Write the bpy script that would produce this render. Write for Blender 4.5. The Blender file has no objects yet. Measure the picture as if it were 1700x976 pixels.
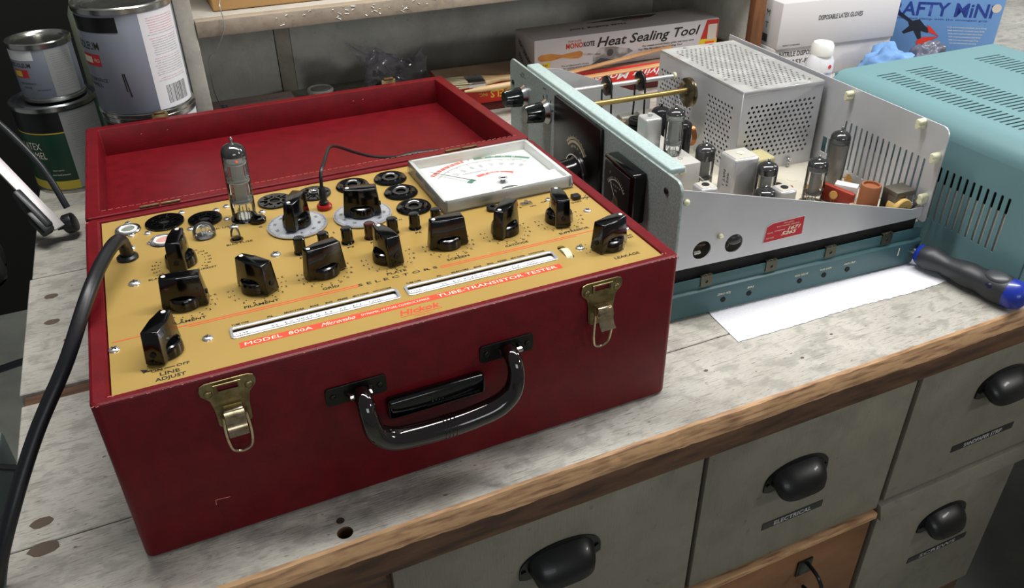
import bpy, bmesh, math, random
from mathutils import Matrix, Vector, Euler, Quaternion
random.seed(7)
PI = math.pi
sc = bpy.context.scene
COL = sc.collection

# ------------------------------------------------------------------ camera, world, lamps, exposure
cam_data = bpy.data.cameras.new('camera')
cam_data.sensor_width = 36.0
cam_data.lens = 36.0 * 1345.93 / 1700.0
cam_data.clip_start = 0.02
cam = bpy.data.objects.new('camera', cam_data)
COL.objects.link(cam)
cam.location = (0.0795, -0.4428, 0.4501)
cam.rotation_euler = Euler((math.radians(57.4304), math.radians(0.7539), math.radians(-24.5048)), 'XYZ')
sc.camera = cam

world = bpy.data.worlds.new('world')
sc.world = world
world.use_nodes = True
world.node_tree.nodes['Background'].inputs['Color'].default_value = (0.93, 0.96, 1.0, 1)
world.node_tree.nodes['Background'].inputs['Strength'].default_value = 0.17

def area_light(name, loc, target, sx, sy, power, color):
    d = bpy.data.lights.new(name, 'AREA')
    d.shape = 'RECTANGLE'; d.size = sx; d.size_y = sy; d.energy = power; d.color = color
    o = bpy.data.objects.new(name, d); COL.objects.link(o)
    o.location = loc
    o.rotation_euler = (Vector(target) - Vector(loc)).to_track_quat('-Z', 'Y').to_euler()
    return o
area_light('ceiling_tube_light', (0.62, 0.20, 1.25), (0.60, 0.15, 0.0), 1.7, 0.12, 27.0, (1.0, 0.985, 0.955))
area_light('right_tube_light', (2.10, 0.30, 0.90), (0.70, 0.25, 0.1), 0.10, 0.6, 12.0, (0.93, 0.97, 1.0))
area_light('front_tube_light', (2.00, -1.20, 0.72), (0.75, 0.3, 0.0), 0.30, 0.16, 7.0, (1.0, 0.98, 0.94))
area_light('cubby_fill_light', (0.15, -2.2, 0.62), (0.3, 0.5, 0.1), 1.1, 0.5, 6.5, (0.95, 0.98, 1.0))  # unseen low fill, added to brighten the shelf cubby from the front

vs = sc.view_settings
vs.view_transform = 'Standard'; vs.look = 'None'; vs.gamma = 1.0; vs.use_curve_mapping = False
vs.exposure = 0.15
sc.cycles.max_bounces = 8
sc.cycles.transparent_max_bounces = 16
sc.cycles.caustics_reflective = False
sc.cycles.caustics_refractive = False

# ------------------------------------------------------------------ colours and materials
def s2l(c):
    c = c / 255.0
    return c / 12.92 if c <= 0.04045 else ((c + 0.055) / 1.055) ** 2.4
def C3(r, g, b):
    return (s2l(r), s2l(g), s2l(b), 1.0)
MATS = {}
def M(name, rgb=(128, 128, 128), rough=0.5, metal=0.0, noise=None, bump=None, coat=0.0, spec=0.5, trans=0.0, emit=None, coords='Object', ior=1.45):
    if name in MATS: return MATS[name]
    m = bpy.data.materials.new(name); MATS[name] = m
    m.use_nodes = True
    nt = m.node_tree; N = nt.nodes; L = nt.links
    b = N['Principled BSDF']
    b.inputs['Base Color'].default_value = C3(*rgb)
    b.inputs['Roughness'].default_value = rough
    b.inputs['Metallic'].default_value = metal
    b.inputs['Coat Weight'].default_value = coat
    b.inputs['Coat Roughness'].default_value = 0.05
    b.inputs['Specular IOR Level'].default_value = spec
    b.inputs['Transmission Weight'].default_value = trans
    b.inputs['IOR'].default_value = ior
    if emit:
        b.inputs['Emission Color'].default_value = C3(*emit[0]); b.inputs['Emission Strength'].default_value = emit[1]
    if noise or bump:
        tc = N.new('ShaderNodeTexCoord'); mp = N.new('ShaderNodeMapping')
        L.new(tc.outputs[coords], mp.inputs['Vector'])
    if noise:      # (scale, rgb2, lo, hi, stretch)
        sc_, rgb2, lo, hi = noise[:4]
        st = noise[4] if len(noise) > 4 else (1, 1, 1)
        mp.inputs['Scale'].default_value = st
        n = N.new('ShaderNodeTexNoise'); n.inputs['Scale'].default_value = sc_; n.inputs['Detail'].default_value = 6
        r = N.new('ShaderNodeValToRGB')
        r.color_ramp.elements[0].position = lo; r.color_ramp.elements[1].position = hi
        r.color_ramp.elements[0].color = C3(*rgb); r.color_ramp.elements[1].color = C3(*rgb2)
        L.new(mp.outputs[0], n.inputs['Vector']); L.new(n.outputs['Fac'], r.inputs['Fac']); L.new(r.outputs[0], b.inputs['Base Color'])
    if bump:
        n2 = N.new('ShaderNodeTexNoise'); n2.inputs['Scale'].default_value = bump[0]; n2.inputs['Detail'].default_value = 3
        bp_ = N.new('ShaderNodeBump'); bp_.inputs['Strength'].default_value = bump[1]; bp_.inputs['Distance'].default_value = bump[2] if len(bump) > 2 else 0.001
        L.new(tc.outputs[coords], n2.inputs['Vector']); L.new(n2.outputs['Fac'], bp_.inputs['Height']); L.new(bp_.outputs[0], b.inputs['Normal'])
    return m

def glassy(name, tint=(235, 240, 240), alpha=0.1, rough=0.03, ior=1.38):
    """thin clear shell: mostly see-through with a fresnel gloss"""
    if name in MATS: return MATS[name]
    m = bpy.data.materials.new(name); MATS[name] = m; m.use_nodes = True
    nt = m.node_tree; N = nt.nodes; L = nt.links; N.clear()
    out = N.new('ShaderNodeOutputMaterial'); tr = N.new('ShaderNodeBsdfTransparent'); gl = N.new('ShaderNodeBsdfGlossy')
    df = N.new('ShaderNodeBsdfDiffuse'); mx0 = N.new('ShaderNodeMixShader'); mx = N.new('ShaderNodeMixShader'); fr = N.new('ShaderNodeFresnel')
    tr.inputs[0].default_value = C3(*tint); df.inputs[0].default_value = C3(*tint); gl.inputs['Roughness'].default_value = rough
    mx0.inputs[0].default_value = alpha; fr.inputs['IOR'].default_value = ior
    L.new(tr.outputs[0], mx0.inputs[1]); L.new(df.outputs[0], mx0.inputs[2])
    L.new(fr.outputs[0], mx.inputs[0]); L.new(mx0.outputs[0], mx.inputs[1]); L.new(gl.outputs[0], mx.inputs[2]); L.new(mx.outputs[0], out.inputs[0])
    return m

def weathered(name, base, dirt, wear, streak_axis, streak=0.5, spot=0.5):
    """old painted board: base paint, long scratches along the grain, blotches, dark specks and worn patches"""
    if name in MATS: return MATS[name]
    m = bpy.data.materials.new(name); MATS[name] = m; m.use_nodes = True
    nt = m.node_tree; N = nt.nodes; L = nt.links; b = N['Principled BSDF']
    tc = N.new('ShaderNodeTexCoord')
    def noise(scale, stretch, detail=6, dist=0.0, rot=0.0):
        mp = N.new('ShaderNodeMapping'); mp.inputs['Scale'].default_value = stretch; mp.inputs['Rotation'].default_value = (0, 0, rot)
        n = N.new('ShaderNodeTexNoise'); n.inputs['Scale'].default_value = scale; n.inputs['Detail'].default_value = detail; n.inputs['Distortion'].default_value = dist
        n.inputs['Roughness'].default_value = 0.6
        L.new(tc.outputs['Object'], mp.inputs[0]); L.new(mp.outputs[0], n.inputs['Vector']); return n.outputs['Fac']
    def ramp(f, a, b_):
        r = N.new('ShaderNodeMapRange'); r.inputs[1].default_value = a; r.inputs[2].default_value = b_; r.clamp = True
        L.new(f, r.inputs[0]); return r.outputs[0]
    def mix(a, b_, f, k=1.0):
        x = N.new('ShaderNodeMix'); x.data_type = 'RGBA'
        mu = N.new('ShaderNodeMath'); mu.operation = 'MULTIPLY'; mu.inputs[1].default_value = k
        L.new(f, mu.inputs[0]); L.new(mu.outputs[0], x.inputs[0])
        if isinstance(a, tuple): x.inputs[6].default_value = a
        else: L.new(a, x.inputs[6])
        if isinstance(b_, tuple): x.inputs[7].default_value = b_
        else: L.new(b_, x.inputs[7])
        return x.outputs[2]
    S = {'x': (1, 14, 1), 'y': (14, 1, 1), 'z': (10, 10, 1)}[streak_axis]
    c = mix(C3(*base), C3(*[min(255, v * 1.10) for v in base]), ramp(noise(9, (1, 1, 1)), 0.35, 0.65))
    c = mix(c, C3(*dirt), ramp(noise(7, (1, 1.6, 1), 8), 0.50, 0.74), 0.55)
    c = mix(c, C3(*dirt), ramp(noise(34, S, 8), 0.56, 0.66), streak * 0.7)
    c = mix(c, C3(*wear), ramp(noise(52, S, 9), 0.615, 0.67), streak * 1.1)
    c = mix(c, C3(*dirt), ramp(noise(120, S, 6), 0.56, 0.64), streak * 0.7)
    c = mix(c, C3(*[min(255, v * 1.22) for v in base]), ramp(noise(80, S, 6), 0.60, 0.68), streak * 0.6)
    c = mix(c, C3(*wear), ramp(noise(95, (1, 2.6, 1), 4, 0.0), 0.665, 0.70), spot)
    c = mix(c, C3(*[v * 0.72 for v in base]), ramp(noise(38, (1, 1.5, 1), 10, 0.3), 0.50, 0.60), spot * 0.55)
    c = mix(c, C3(*wear), ramp(noise(11, (1, 1.5, 1), 10, 0.2), 0.64, 0.72), spot * 0.7)
    L.new(c, b.inputs['Base Color'])
    b.inputs['Roughness'].default_value = 0.62
    bp_ = N.new('ShaderNodeBump'); bp_.inputs['Strength'].default_value = 0.45; bp_.inputs['Distance'].default_value = 0.0012
    L.new(noise(55, S, 6), bp_.inputs['Height']); L.new(bp_.outputs[0], b.inputs['Normal'])
    return m

# ------------------------------------------------------------------ geometry builder
def frame(o, x, y):
    x = Vector(x).normalized(); y = Vector(y); z = x.cross(y).normalized(); y = z.cross(x).normalized()
    m = Matrix.Identity(4)
    for i in range(3):
        m[i][0] = x[i]; m[i][1] = y[i]; m[i][2] = z[i]; m[i][3] = o[i]
    return m
def rounded(w, h, r, cx=0, cy=0, n=5):
    P = []
    r = min(r, w / 2 - 1e-6, h / 2 - 1e-6)
    for sx, sy, a0 in ((1, 1, 0), (-1, 1, 90), (-1, -1, 180), (1, -1, 270)):
        for i in range(n + 1):
            a = math.radians(a0 + 90 * i / n)
            P.append((cx + sx * (w / 2 - r) + r * math.cos(a), cy + sy * (h / 2 - r) + r * math.sin(a)))
    return P
def ring(cx, cy, r, n=16, ry=None):
    ry = ry or r
    return [(cx + r * math.cos(2 * PI * i / n), cy + ry * math.sin(2 * PI * i / n)) for i in range(n)]
def rect(x0, x1, y0, y1):
    return [(x0, y0), (x1, y0), (x1, y1), (x0, y1)]
def catmull(P, k=6, closed=False):
    P = [Vector(p) for p in P]; n = len(P); out = []
    rng = range(n if closed else n - 1)
    for i in rng:
        if closed: p0, p1, p2, p3 = P[(i - 1) % n], P[i], P[(i + 1) % n], P[(i + 2) % n]
        else: p0, p1, p2, p3 = P[max(i - 1, 0)], P[i], P[i + 1], P[min(i + 2, n - 1)]
        for j in range(k):
            t = j / k
            out.append(0.5 * ((2 * p1) + (p2 - p0) * t + (2 * p0 - 5 * p1 + 4 * p2 - p3) * t * t + (3 * p1 - p0 - 3 * p2 + p3) * t ** 3))
    if not closed: out.append(P[-1])
    return out

class B:
    def __init__(s): s.bm = bmesh.new()
    def add(s, t, Mx=None):
        if Mx is not None: t.transform(Mx)
        me = bpy.data.meshes.new('tmp'); t.to_mesh(me); t.free(); s.bm.from_mesh(me); bpy.data.meshes.remove(me); return s
    def box(s, x0, x1, y0, y1, z0, z1, bev=0.0, seg=2, Mx=None):
        t = bmesh.new(); bmesh.ops.create_cube(t, size=1.0)
        for v in t.verts:
            v.co = Vector(((x0 + x1) / 2 + v.co.x * (x1 - x0), (y0 + y1) / 2 + v.co.y * (y1 - y0), (z0 + z1) / 2 + v.co.z * (z1 - z0)))
        if bev > 0: bmesh.ops.bevel(t, geom=list(t.edges), offset=bev, segments=seg, profile=0.5, affect='EDGES')
        return s.add(t, Mx)
    def hexa(s, bot, top, bev=0.0, seg=2, Mx=None):
        """solid between two polygons with the same number of corners"""
        t = bmesh.new()
        a = [t.verts.new(p) for p in bot]; b = [t.verts.new(p) for p in top]; n = len(a)
        t.faces.new(a[::-1]); t.faces.new(b)
        for i in range(n): t.faces.new((a[i], a[(i + 1) % n], b[(i + 1) % n], b[i]))
        bmesh.ops.recalc_face_normals(t, faces=t.faces)
        if bev > 0: bmesh.ops.bevel(t, geom=list(t.edges), offset=bev, segments=seg, profile=0.5, affect='EDGES')
        return s.add(t, Mx)
    def lathe(s, prof, seg=24, Mx=None):
        t = bmesh.new(); rows = []
        for r, z in prof:
            if r < 1e-7: rows.append([t.verts.new((0, 0, z))])
            else: rows.append([t.verts.new((r * math.cos(2 * PI * i / seg), r * math.sin(2 * PI * i / seg), z)) for i in range(seg)])
        for a, b in zip(rows, rows[1:]):
            for i in range(seg):
                j = (i + 1) % seg
                if len(a) == 1 and len(b) == 1: continue
                if len(a) == 1: t.faces.new((a[0], b[j], b[i]))
                elif len(b) == 1: t.faces.new((a[i], a[j], b[0]))
                else: t.faces.new((a[i], a[j], b[j], b[i]))
        if len(rows[0]) > 1 and len(rows[-1]) > 1:
            a, b = rows[-1], rows[0]
            for i in range(seg): t.faces.new((a[i], a[(i + 1) % seg], b[(i + 1) % seg], b[i]))
        bmesh.ops.recalc_face_normals(t, faces=t.faces)
        return s.add(t, Mx)
    def cyl(s, p0, p1, r0, r1=None, seg=20, bev=0.0):
        r1 = r0 if r1 is None else r1
        p0 = Vector(p0); p1 = Vector(p1); d = p1 - p0; h = d.length
        q = Vector((0, 0, 1)).rotation_difference(d.normalized()) if h > 0 else Quaternion()
        prof = [(0, 0), (r0, 0), (r1, h), (0, h)] if not bev else [(0, 0), (r0 - bev, 0), (r0, bev), (r1, h - bev), (r1 - bev * 0.3, h - bev * 0.3), (r1 - bev, h), (0, h)]
        return s.lathe(prof, seg, Matrix.Translation(p0) @ q.to_matrix().to_4x4())
    def ball(s, c, rx, ry=None, rz=None, seg=16, n=8, Mx=None):
        ry = ry or rx; rz = rz or rx
        prof = [(math.sin(PI * i / n), -math.cos(PI * i / n)) for i in range(n + 1)]
        m = Matrix.Translation(c) @ Matrix.Diagonal((rx, ry, rz, 1))
        return s.lathe([(0 if i in (0, n) else p[0], p[1]) for i, p in enumerate(prof)], seg, (Mx @ m) if Mx else m)
    def tube(s, P, r, seg=10, closed=False, flat=1.0, Mx=None):
        P = [Vector(p) for p in P]; n = len(P); R = r if isinstance(r, (list, tuple)) else [r] * n
        t = bmesh.new(); rows = []; prev = None
        for i in range(n):
            a = P[(i - 1) % n] if (closed or i > 0) else P[i]; b = P[(i + 1) % n] if (closed or i < n - 1) else P[i]
            d = (b - a).normalized()
            if prev is None:
                up = Vector((0, 0, 1)) if abs(d.z) < 0.9 else Vector((1, 0, 0)); u = d.cross(up).normalized()
            else: u = (prev - d * prev.dot(d)).normalized()
            prev = u; v = d.cross(u)
            rows.append([t.verts.new(P[i] + u * R[i] * math.cos(2 * PI * k / seg) + v * R[i] * flat * math.sin(2 * PI * k / seg)) for k in range(seg)])
        for i in range(n if closed else n - 1):
            a, b = rows[i], rows[(i + 1) % n]
            for k in range(seg): t.faces.new((a[k], a[(k + 1) % seg], b[(k + 1) % seg], b[k]))
        if not closed: t.faces.new(rows[0][::-1]); t.faces.new(rows[-1])
        bmesh.ops.recalc_face_normals(t, faces=t.faces)
        return s.add(t, Mx)
    def plate(s, outline, holes=(), th=0.001, Mx=None, bev=0.0):
        """flat plate in the local xy plane (z from -th/2 to th/2) with real holes"""
        cu = bpy.data.curves.new('c', 'CURVE'); cu.dimensions = '2D'; cu.fill_mode = 'BOTH'
        cu.extrude = max(th / 2 - bev, 1e-5); cu.bevel_depth = bev; cu.bevel_resolution = 1; cu.offset = -bev
        for poly in [outline] + list(holes):
            sp = cu.splines.new('POLY'); sp.points.add(len(poly) - 1); sp.use_cyclic_u = True
            for p, q in zip(sp.points, poly): p.co = (q[0], q[1], 0, 1)
        o = bpy.data.objects.new('c', cu); COL.objects.link(o)
        dg = bpy.context.evaluated_depsgraph_get(); dg.update()
        me = bpy.data.meshes.new_from_object(o.evaluated_get(dg))
        bpy.data.objects.remove(o); bpy.data.curves.remove(cu)
        if Mx is not None: me.transform(Mx)
        s.bm.from_mesh(me); bpy.data.meshes.remove(me); return s
    def text(s, txt, Mx, h, w=None, shear=0.0, bold=0.0, ax='c', ex=0.0):
        cu = bpy.data.curves.new('t', 'FONT'); cu.body = txt; cu.size = 1.0; cu.shear = shear; cu.offset = bold; cu.extrude = 0.0; cu.resolution_u = 2
        o = bpy.data.objects.new('t', cu); COL.objects.link(o)
        dg = bpy.context.evaluated_depsgraph_get(); dg.update()
        me = bpy.data.meshes.new_from_object(o.evaluated_get(dg))
        bpy.data.objects.remove(o); bpy.data.curves.remove(cu)
        if not me.vertices: return s
        xs = [v.co.x for v in me.vertices]; ys = [v.co.y for v in me.vertices]
        x0, x1 = min(xs), max(xs)
        ky = h / 0.7; kx = (w / (x1 - x0)) if w else ky
        ox = {'c': (x0 + x1) / 2, 'l': x0, 'r': x1}[ax]
        for v in me.vertices: v.co = Vector(((v.co.x - ox) * kx, (v.co.y - 0.35) * ky, 0))
        me.transform(Mx @ Matrix.Translation((0, 0, 0.00015))); s.bm.from_mesh(me); bpy.data.meshes.remove(me); return s
    def quad(s, P, Mx=None):
        t = bmesh.new(); t.faces.new([t.verts.new(p) for p in P]); return s.add(t, Mx)

def scaled(pts, kx, kz, ox, oz): return [(ox + x * kx, oz + z * kz) for x, z in pts]
def thing(name, label, cat, loc=(0, 0, 0), rotz=0.0, group=None):
    o = bpy.data.objects.new(name, None); COL.objects.link(o)
    o.empty_display_size = 0.02; o.location = loc; o.rotation_euler = (0, 0, rotz)
    o['label'] = label; o['category'] = cat
    if group: o['group'] = group
    return o
def to_mesh(name, b, mat, smooth=35):
    me = bpy.data.meshes.new(name); b.bm.to_mesh(me); b.bm.free()
    me.materials.append(mat)
    if smooth:
        me.shade_smooth(); me.set_sharp_from_angle(angle=math.radians(smooth))
    return me
def part(name, b, mat, parent=None, label=None, smooth=35, loc=(0, 0, 0), rot=(0, 0, 0)):
    me = b if isinstance(b, bpy.types.Mesh) else to_mesh(name, b, mat, smooth)
    o = bpy.data.objects.new(name, me); COL.objects.link(o)
    o.location = loc; o.rotation_euler = rot
    if parent: o.parent = parent
    if label: o['label'] = label
    return o
def solo(name, b, mat, label, cat, group=None, smooth=35, loc=(0, 0, 0), rot=(0, 0, 0)):
    o = part(name, b, mat, None, label, smooth, loc, rot); o['category'] = cat
    if group: o['group'] = group
    return o
def each(name, bs, mat, parent=None, label=None, smooth=35):
    return [part(name, q, mat, parent, label, smooth) for q in bs]
def struct(name, b, mat):
    o = part(name, b, mat, None, None, 0); o['kind'] = 'structure'; return o
def kids(o): return [c for c in bpy.data.objects if c.parent == o]
def dup(root, loc, rotz=0.0, label=None, group=None, parent=None):
    r = root.copy(); COL.objects.link(r); r.location = loc; r.rotation_euler = (0, 0, rotz)
    if parent: r.parent = parent
    if label: r['label'] = label
    if group: r['group'] = group
    for ch in kids(root):
        c = ch.copy(); COL.objects.link(c); c.parent = r
        for g in kids(ch):
            d = g.copy(); COL.objects.link(d); d.parent = c
    return r
XY = lambda x, y, z=0.0, a=0.0: Matrix.Translation((x, y, z)) @ Matrix.Rotation(a, 4, 'Z')
FR = lambda x, y, z: frame((x, y, z), (1, 0, 0), (0, 0, 1))     # faces -y, upright

# common materials
m_black = M('black_bakelite', (5, 5, 6), 0.14, 0, coat=0.15)
m_blackmat = M('black_satin', (14, 14, 15), 0.45)
m_dark = M('dark_hole', (4, 4, 4), 0.8)
m_rubber = M('black_rubber', (20, 21, 24), 0.38, bump=(300, 0.1))
m_steel = M('bright_steel', (200, 200, 200), 0.22, 1.0)
m_alu = M('brushed_aluminium', (196, 197, 202), 0.40, 0.45, noise=(18, (208, 209, 213), 0.3, 0.7))
m_aluhi = M('clean_aluminium', (214, 215, 218), 0.28, 0.7)
m_brass = M('aged_brass', (112, 98, 66), 0.36, 1.0, noise=(140, (150, 136, 98), 0.35, 0.65))
m_nickel = M('worn_nickel', (214, 200, 168), 0.22, 1.0, noise=(200, (150, 135, 100), 0.45, 0.8))
m_white = M('white_plastic', (228, 228, 224), 0.35)
m_ink = M('black_ink', (24, 20, 16), 0.5)
m_redink = M('red_ink', (214, 70, 44), 0.5)
m_whiteink = M('white_ink', (236, 226, 200), 0.5)
m_glass = glassy('clear_glass', (246, 248, 248), 0.03)
m_paper = M('white_paper', (226, 226, 226), 0.7)
# ------------------------------------------------------------------ the room
m_concrete = M('concrete', (150, 152, 142), 0.8, noise=(9, (180, 182, 170), 0.3, 0.7))
m_darkwall = M('dark_wall', (26, 26, 24), 0.9)
struct('floor', B().box(-2.4, 2.6, -2.4, 2.0, -0.86, -0.82), m_concrete)
struct('wall_back', B().box(-2.4, 2.6, 1.9, 2.0, -0.82, 1.7), m_darkwall)

# ------------------------------------------------------------------ the workbench
bench = thing('workbench', 'long wooden workbench with scuffed grey painted top and grey drawers with black pulls', 'workbench', (0, 0, 0))
m_top = weathered('scuffed_grey_paint', (170, 167, 158), (118, 104, 90), (62, 48, 38), 'x', 0.80, 0.85)
m_ochre = M('bare_worn_wood', (182, 144, 104), 0.6, noise=(30, (112, 76, 52), 0.44, 0.72, (1, 10, 10)), bump=(120, 0.4, 0.001))
m_brown = M('dark_brown_wood', (98, 68, 46), 0.6, noise=(20, (58, 38, 26), 0.35, 0.7, (1, 6, 6)), bump=(90, 0.4, 0.001))
m_drawer = weathered('grey_drawer_paint', (112, 108, 95), (88, 82, 70), (48, 42, 36), 'z', 0.10, 0.30)
X0, X1 = -0.087, 1.95
yb = [(-0.0425, 0.0462), (0.0480, 0.2195), (0.2375, 0.4512), (0.4532, 0.700), (0.7018, 0.958)]
for k, (a, b_) in enumerate(yb):
    bb = B()
    if k == 0:
        # front plank has a bored peg hole near its front edge
        holes = [ring(0.1295, -0.0335, 0.0058, 20)]
        bb.plate(rect(X0, X1, a, b_), holes, 0.040, Matrix.Translation((0, 0, -0.020)))
    else:
        rnd = random.Random(k); x0 = X0 - rnd.uniform(0, 0.003)
        bb.box(x0, X1, a, b_, -0.040, 0.0, 0.0008, 1)
    part('plank', bb, m_top, bench, smooth=0)
# sunk strip filling the joint between two planks
part('filler_strip', B().box(X0 + 0.001, X1, 0.2200, 0.2370, -0.04, -0.0035), m_brown, bench, 'brown bare strip in the joint')
# bare worn nosing with an uneven edge, then the dark lower apron
def nosing():
    t = bmesh.new(); rnd = random.Random(3); n = 260; rows = []
    for i in range(n + 1):
        x = X0 + (X1 - X0) * i / n
        j = rnd.uniform(-1, 1) * 0.0006 + 0.0008 * math.sin(i * 0.37) + 0.0006 * math.sin(i * 0.11)
        k = rnd.uniform(-1, 1) * 0.0006 + 0.0009 * math.sin(i * 0.23 + 1)
        rows.append([t.verts.new(p) for p in ((x, -0.0425, 0.0001), (x, -0.0452 - j * 0.5, -0.0012), (x, -0.0490 - j * 0.5, -0.0100 + k), (x, -0.0500 + j * 0.2, -0.0160 + k), (x, -0.0475, -0.0185 + k * 0.5), (x, -0.0425, -0.0190))])
    for a, b_ in zip(rows, rows[1:]):
        for q in range(6): t.faces.new((a[q], b_[q], b_[(q + 1) % 6], a[(q + 1) % 6]))
    t.faces.new(rows[0]); t.faces.new(rows[-1][::-1])
    bmesh.ops.recalc_face_normals(t, faces=t.faces)
    return B().add(t)
part('nosing', nosing(), m_ochre, bench, 'bare worn wooden nosing along the front edge', smooth=20)
part('apron', B().box(X0, X1, -0.0470, -0.0425, -0.043, -0.0186, 0.001), m_brown, bench, 'dark brown apron under the nosing')
part('cabinet_body', B().box(0.115, X1, -0.033, 0.90, -0.2250, -0.0402).box(0.115, 0.920, -0.033, 0.90, -0.80, -0.2251)
     .box(0.115, 0.153, -0.0365, -0.033, -0.80, -0.0402), m_brown, bench)
each('leg', [B().box(-0.06, -0.01, 0.02, 0.08, -0.82, -0.04, 0.003), B().box(-0.06, -0.01, 0.82, 0.88, -0.82, -0.04, 0.003)], m_brown, bench)
part('stretcher', B().box(-0.01, 0.115, 0.03, 0.05, -0.12, -0.04), m_brown, bench)
part('peg_hole_lining', B().lathe([(0.0058, -0.0004), (0.0053, -0.0008), (0.0053, -0.0395), (0.0058, -0.0395)], 20, XY(0.1295, -0.0335)), m_brown, bench)
part('peg_hole_bottom', B().cyl((0.1295, -0.0335, -0.0180), (0.1295, -0.0335, -0.0170), 0.0055), m_dark, bench)
part('knot_mark', B().cyl((0.1292, -0.0215, -0.0002), (0.1292, -0.0215, 0.0003), 0.0032, 0.0028, 12), M('knot_brown', (48, 38, 32), 0.8), bench)
rnd = random.Random(8)
for x, y, r in ((-0.068, 0.405, 0.0060), (-0.066, 0.352, 0.0060), (-0.067, 0.069, 0.0065), (-0.065, 0.042, 0.0085), (-0.052, 0.312, 0.0030), (0.560, -0.012, 0.0016), (0.61, 0.005, 0.0014), (0.47, 0.010, 0.0018)):
    part('knot_mark', B().plate([(x + r * (1 + rnd.uniform(-.10, .10)) * math.cos(a) * 1.2, y + r * (1 + rnd.uniform(-.10, .10)) * math.sin(a) * 0.8) for a in [2 * PI * i / 14 for i in range(14)]], [], 0.0002, Matrix.Translation((0, 0, 0.0001))), M('knot_stain', (92, 78, 66), 0.8), bench, smooth=0)
m_pull = M('black_cup_pull', (9, 9, 10), 0.36, 0.2, coat=0.1)
def cup_pull_mesh():
    """bin pull: half dome shell open underneath, with a flat back flange"""
    b = B(); t = bmesh.new(); W, H, D = 0.031, 0.020, 0.020; rows = []; nu, nv = 20, 10
    for i in range(nu + 1):
        a = PI * i / nu
        row = []
        for j in range(nv + 1):
            e = (PI / 2) * j / nv
            cx = -math.cos(a); s_ = math.sin(a)
            x = W * (1 - 0.10 * (1 - math.cos(e))) * (abs(cx) ** 0.6) * (1 if cx > 0 else -1) * (1 if j < nv else 1)
            y = -D * math.sin(e) * (s_ ** 0.45)
            z = H * math.cos(e) ** 0.75 * s_ ** 0.6 - 0.010 * math.sin(e) * s_ ** 0.3
            row.append(t.verts.new((x, y, z)))
        rows.append(row)
    for a, c in zip(rows, rows[1:]):
        for j in range(nv):
            try: t.faces.new((a[j], c[j], c[j + 1], a[j + 1]))
            except ValueError: pass
    bmesh.ops.remove_doubles(t, verts=t.verts, dist=1e-6)
    bmesh.ops.recalc_face_normals(t, faces=t.faces)
    r = bmesh.ops.solidify(t, geom=list(t.faces), thickness=0.0012)
    b.add(t)
    out = [(x, z) for x, z in [(0.0385 * math.cos(a), 0.0235 * math.sin(a) ** 0.8 if math.sin(a) > 1e-6 else 0.0) for a in [PI * k / 20 for k in range(21)]]] + [(-0.0385, -0.006), (-0.032, -0.009), (0.032, -0.009), (0.0385, -0.006)]
    b.plate(out, [], 0.0014, FR(0, -0.0008, 0))
    b.cyl((-0.0345, -0.003, 0.002), (-0.0345, 0, 0.002), 0.0022, seg=10); b.cyl((0.0345, -0.003, 0.002), (0.0345, 0, 0.002), 0.0022, seg=10)
    return to_mesh('cup_pull', b, m_pull, 50)
CUP = cup_pull_mesh()
m_tape = M('black_label_tape', (16, 16, 20), 0.3)
m_emb = M('embossed_white', (170, 170, 172), 0.6)
def drawer(x0, x1, z0, z1, label=None, cup=None, tape=None, mat=m_drawer):
    d = part('drawer', B().box(x0, x1, -0.0415, -0.0335, z0, z1, 0.0012, 2), mat, bench, label)
    if cup: part('cup_pull', CUP, m_pull, d, loc=(cup[0], -0.0416, cup[1]))
    if tape:
        cx, cz, w, txt = tape
        b = B().box(cx - w / 2, cx + w / 2, -0.0421, -0.0414, cz - 0.0045, cz + 0.0045)
        tp = part('label_tape', b, m_tape, d, smooth=0)
        b2 = B().text(txt, FR(cx, -0.0421, cz), 0.0055, w * 0.62, bold=0.02)
        me = to_mesh('x', b2, m_emb, 0)
        bm = bmesh.new(); bm.from_mesh(tp.data); nf = len(bm.faces); bm.from_mesh(me)
        bm.faces.ensure_lookup_table()
        for f in bm.faces[nf:]: f.material_index = 1
        bm.to_mesh(tp.data); bm.free(); tp.data.materials.append(m_emb)
    return d
drawer(0.157, 0.4385, -0.226, -0.0435, cup=(0.299, -0.107))
drawer(0.4435, 0.6885, -0.226, -0.0435, cup=(0.553, -0.118), tape=(0.562, -0.1768, 0.076, 'ELECTRICAL'))
drawer(0.696, 0.955, -0.218, -0.0435, cup=(0.826, -0.101), tape=(0.830, -0.1777, 0.096, 'SANDPAPER STRIP'))
drawer(0.960, 1.22, -0.218, -0.0435)
part('drawer_rail', B().hexa([(0.690, -0.0335, -0.240), (0.920, -0.0335, -0.240), (0.920, -0.050, -0.240), (0.690, -0.050, -0.240)],
     [(0.690, -0.0335, -0.219), (0.920, -0.0335, -0.219), (0.920, -0.045, -0.222), (0.690, -0.045, -0.222)], 0.001), m_drawer, bench)
drawer(0.696, 0.918, -0.46, -0.242, cup=(0.812, -0.300), tape=(0.827, -0.359, 0.098, 'SCREWS'))
m_ply = M('bare_plywood', (124, 86, 54), 0.55, noise=(7, (92, 58, 34), 0.35, 0.7, (1, 1, 3)), bump=(60, 0.2, 0.001))
wd = drawer(0.157, 0.686, -0.46, -0.236, 'unpainted plywood drawer front', mat=m_ply)
part('drawer_lip', B().box(0.157, 0.686, -0.047, -0.0335, -0.236, -0.2275, 0.0015), m_ochre, bench)
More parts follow.
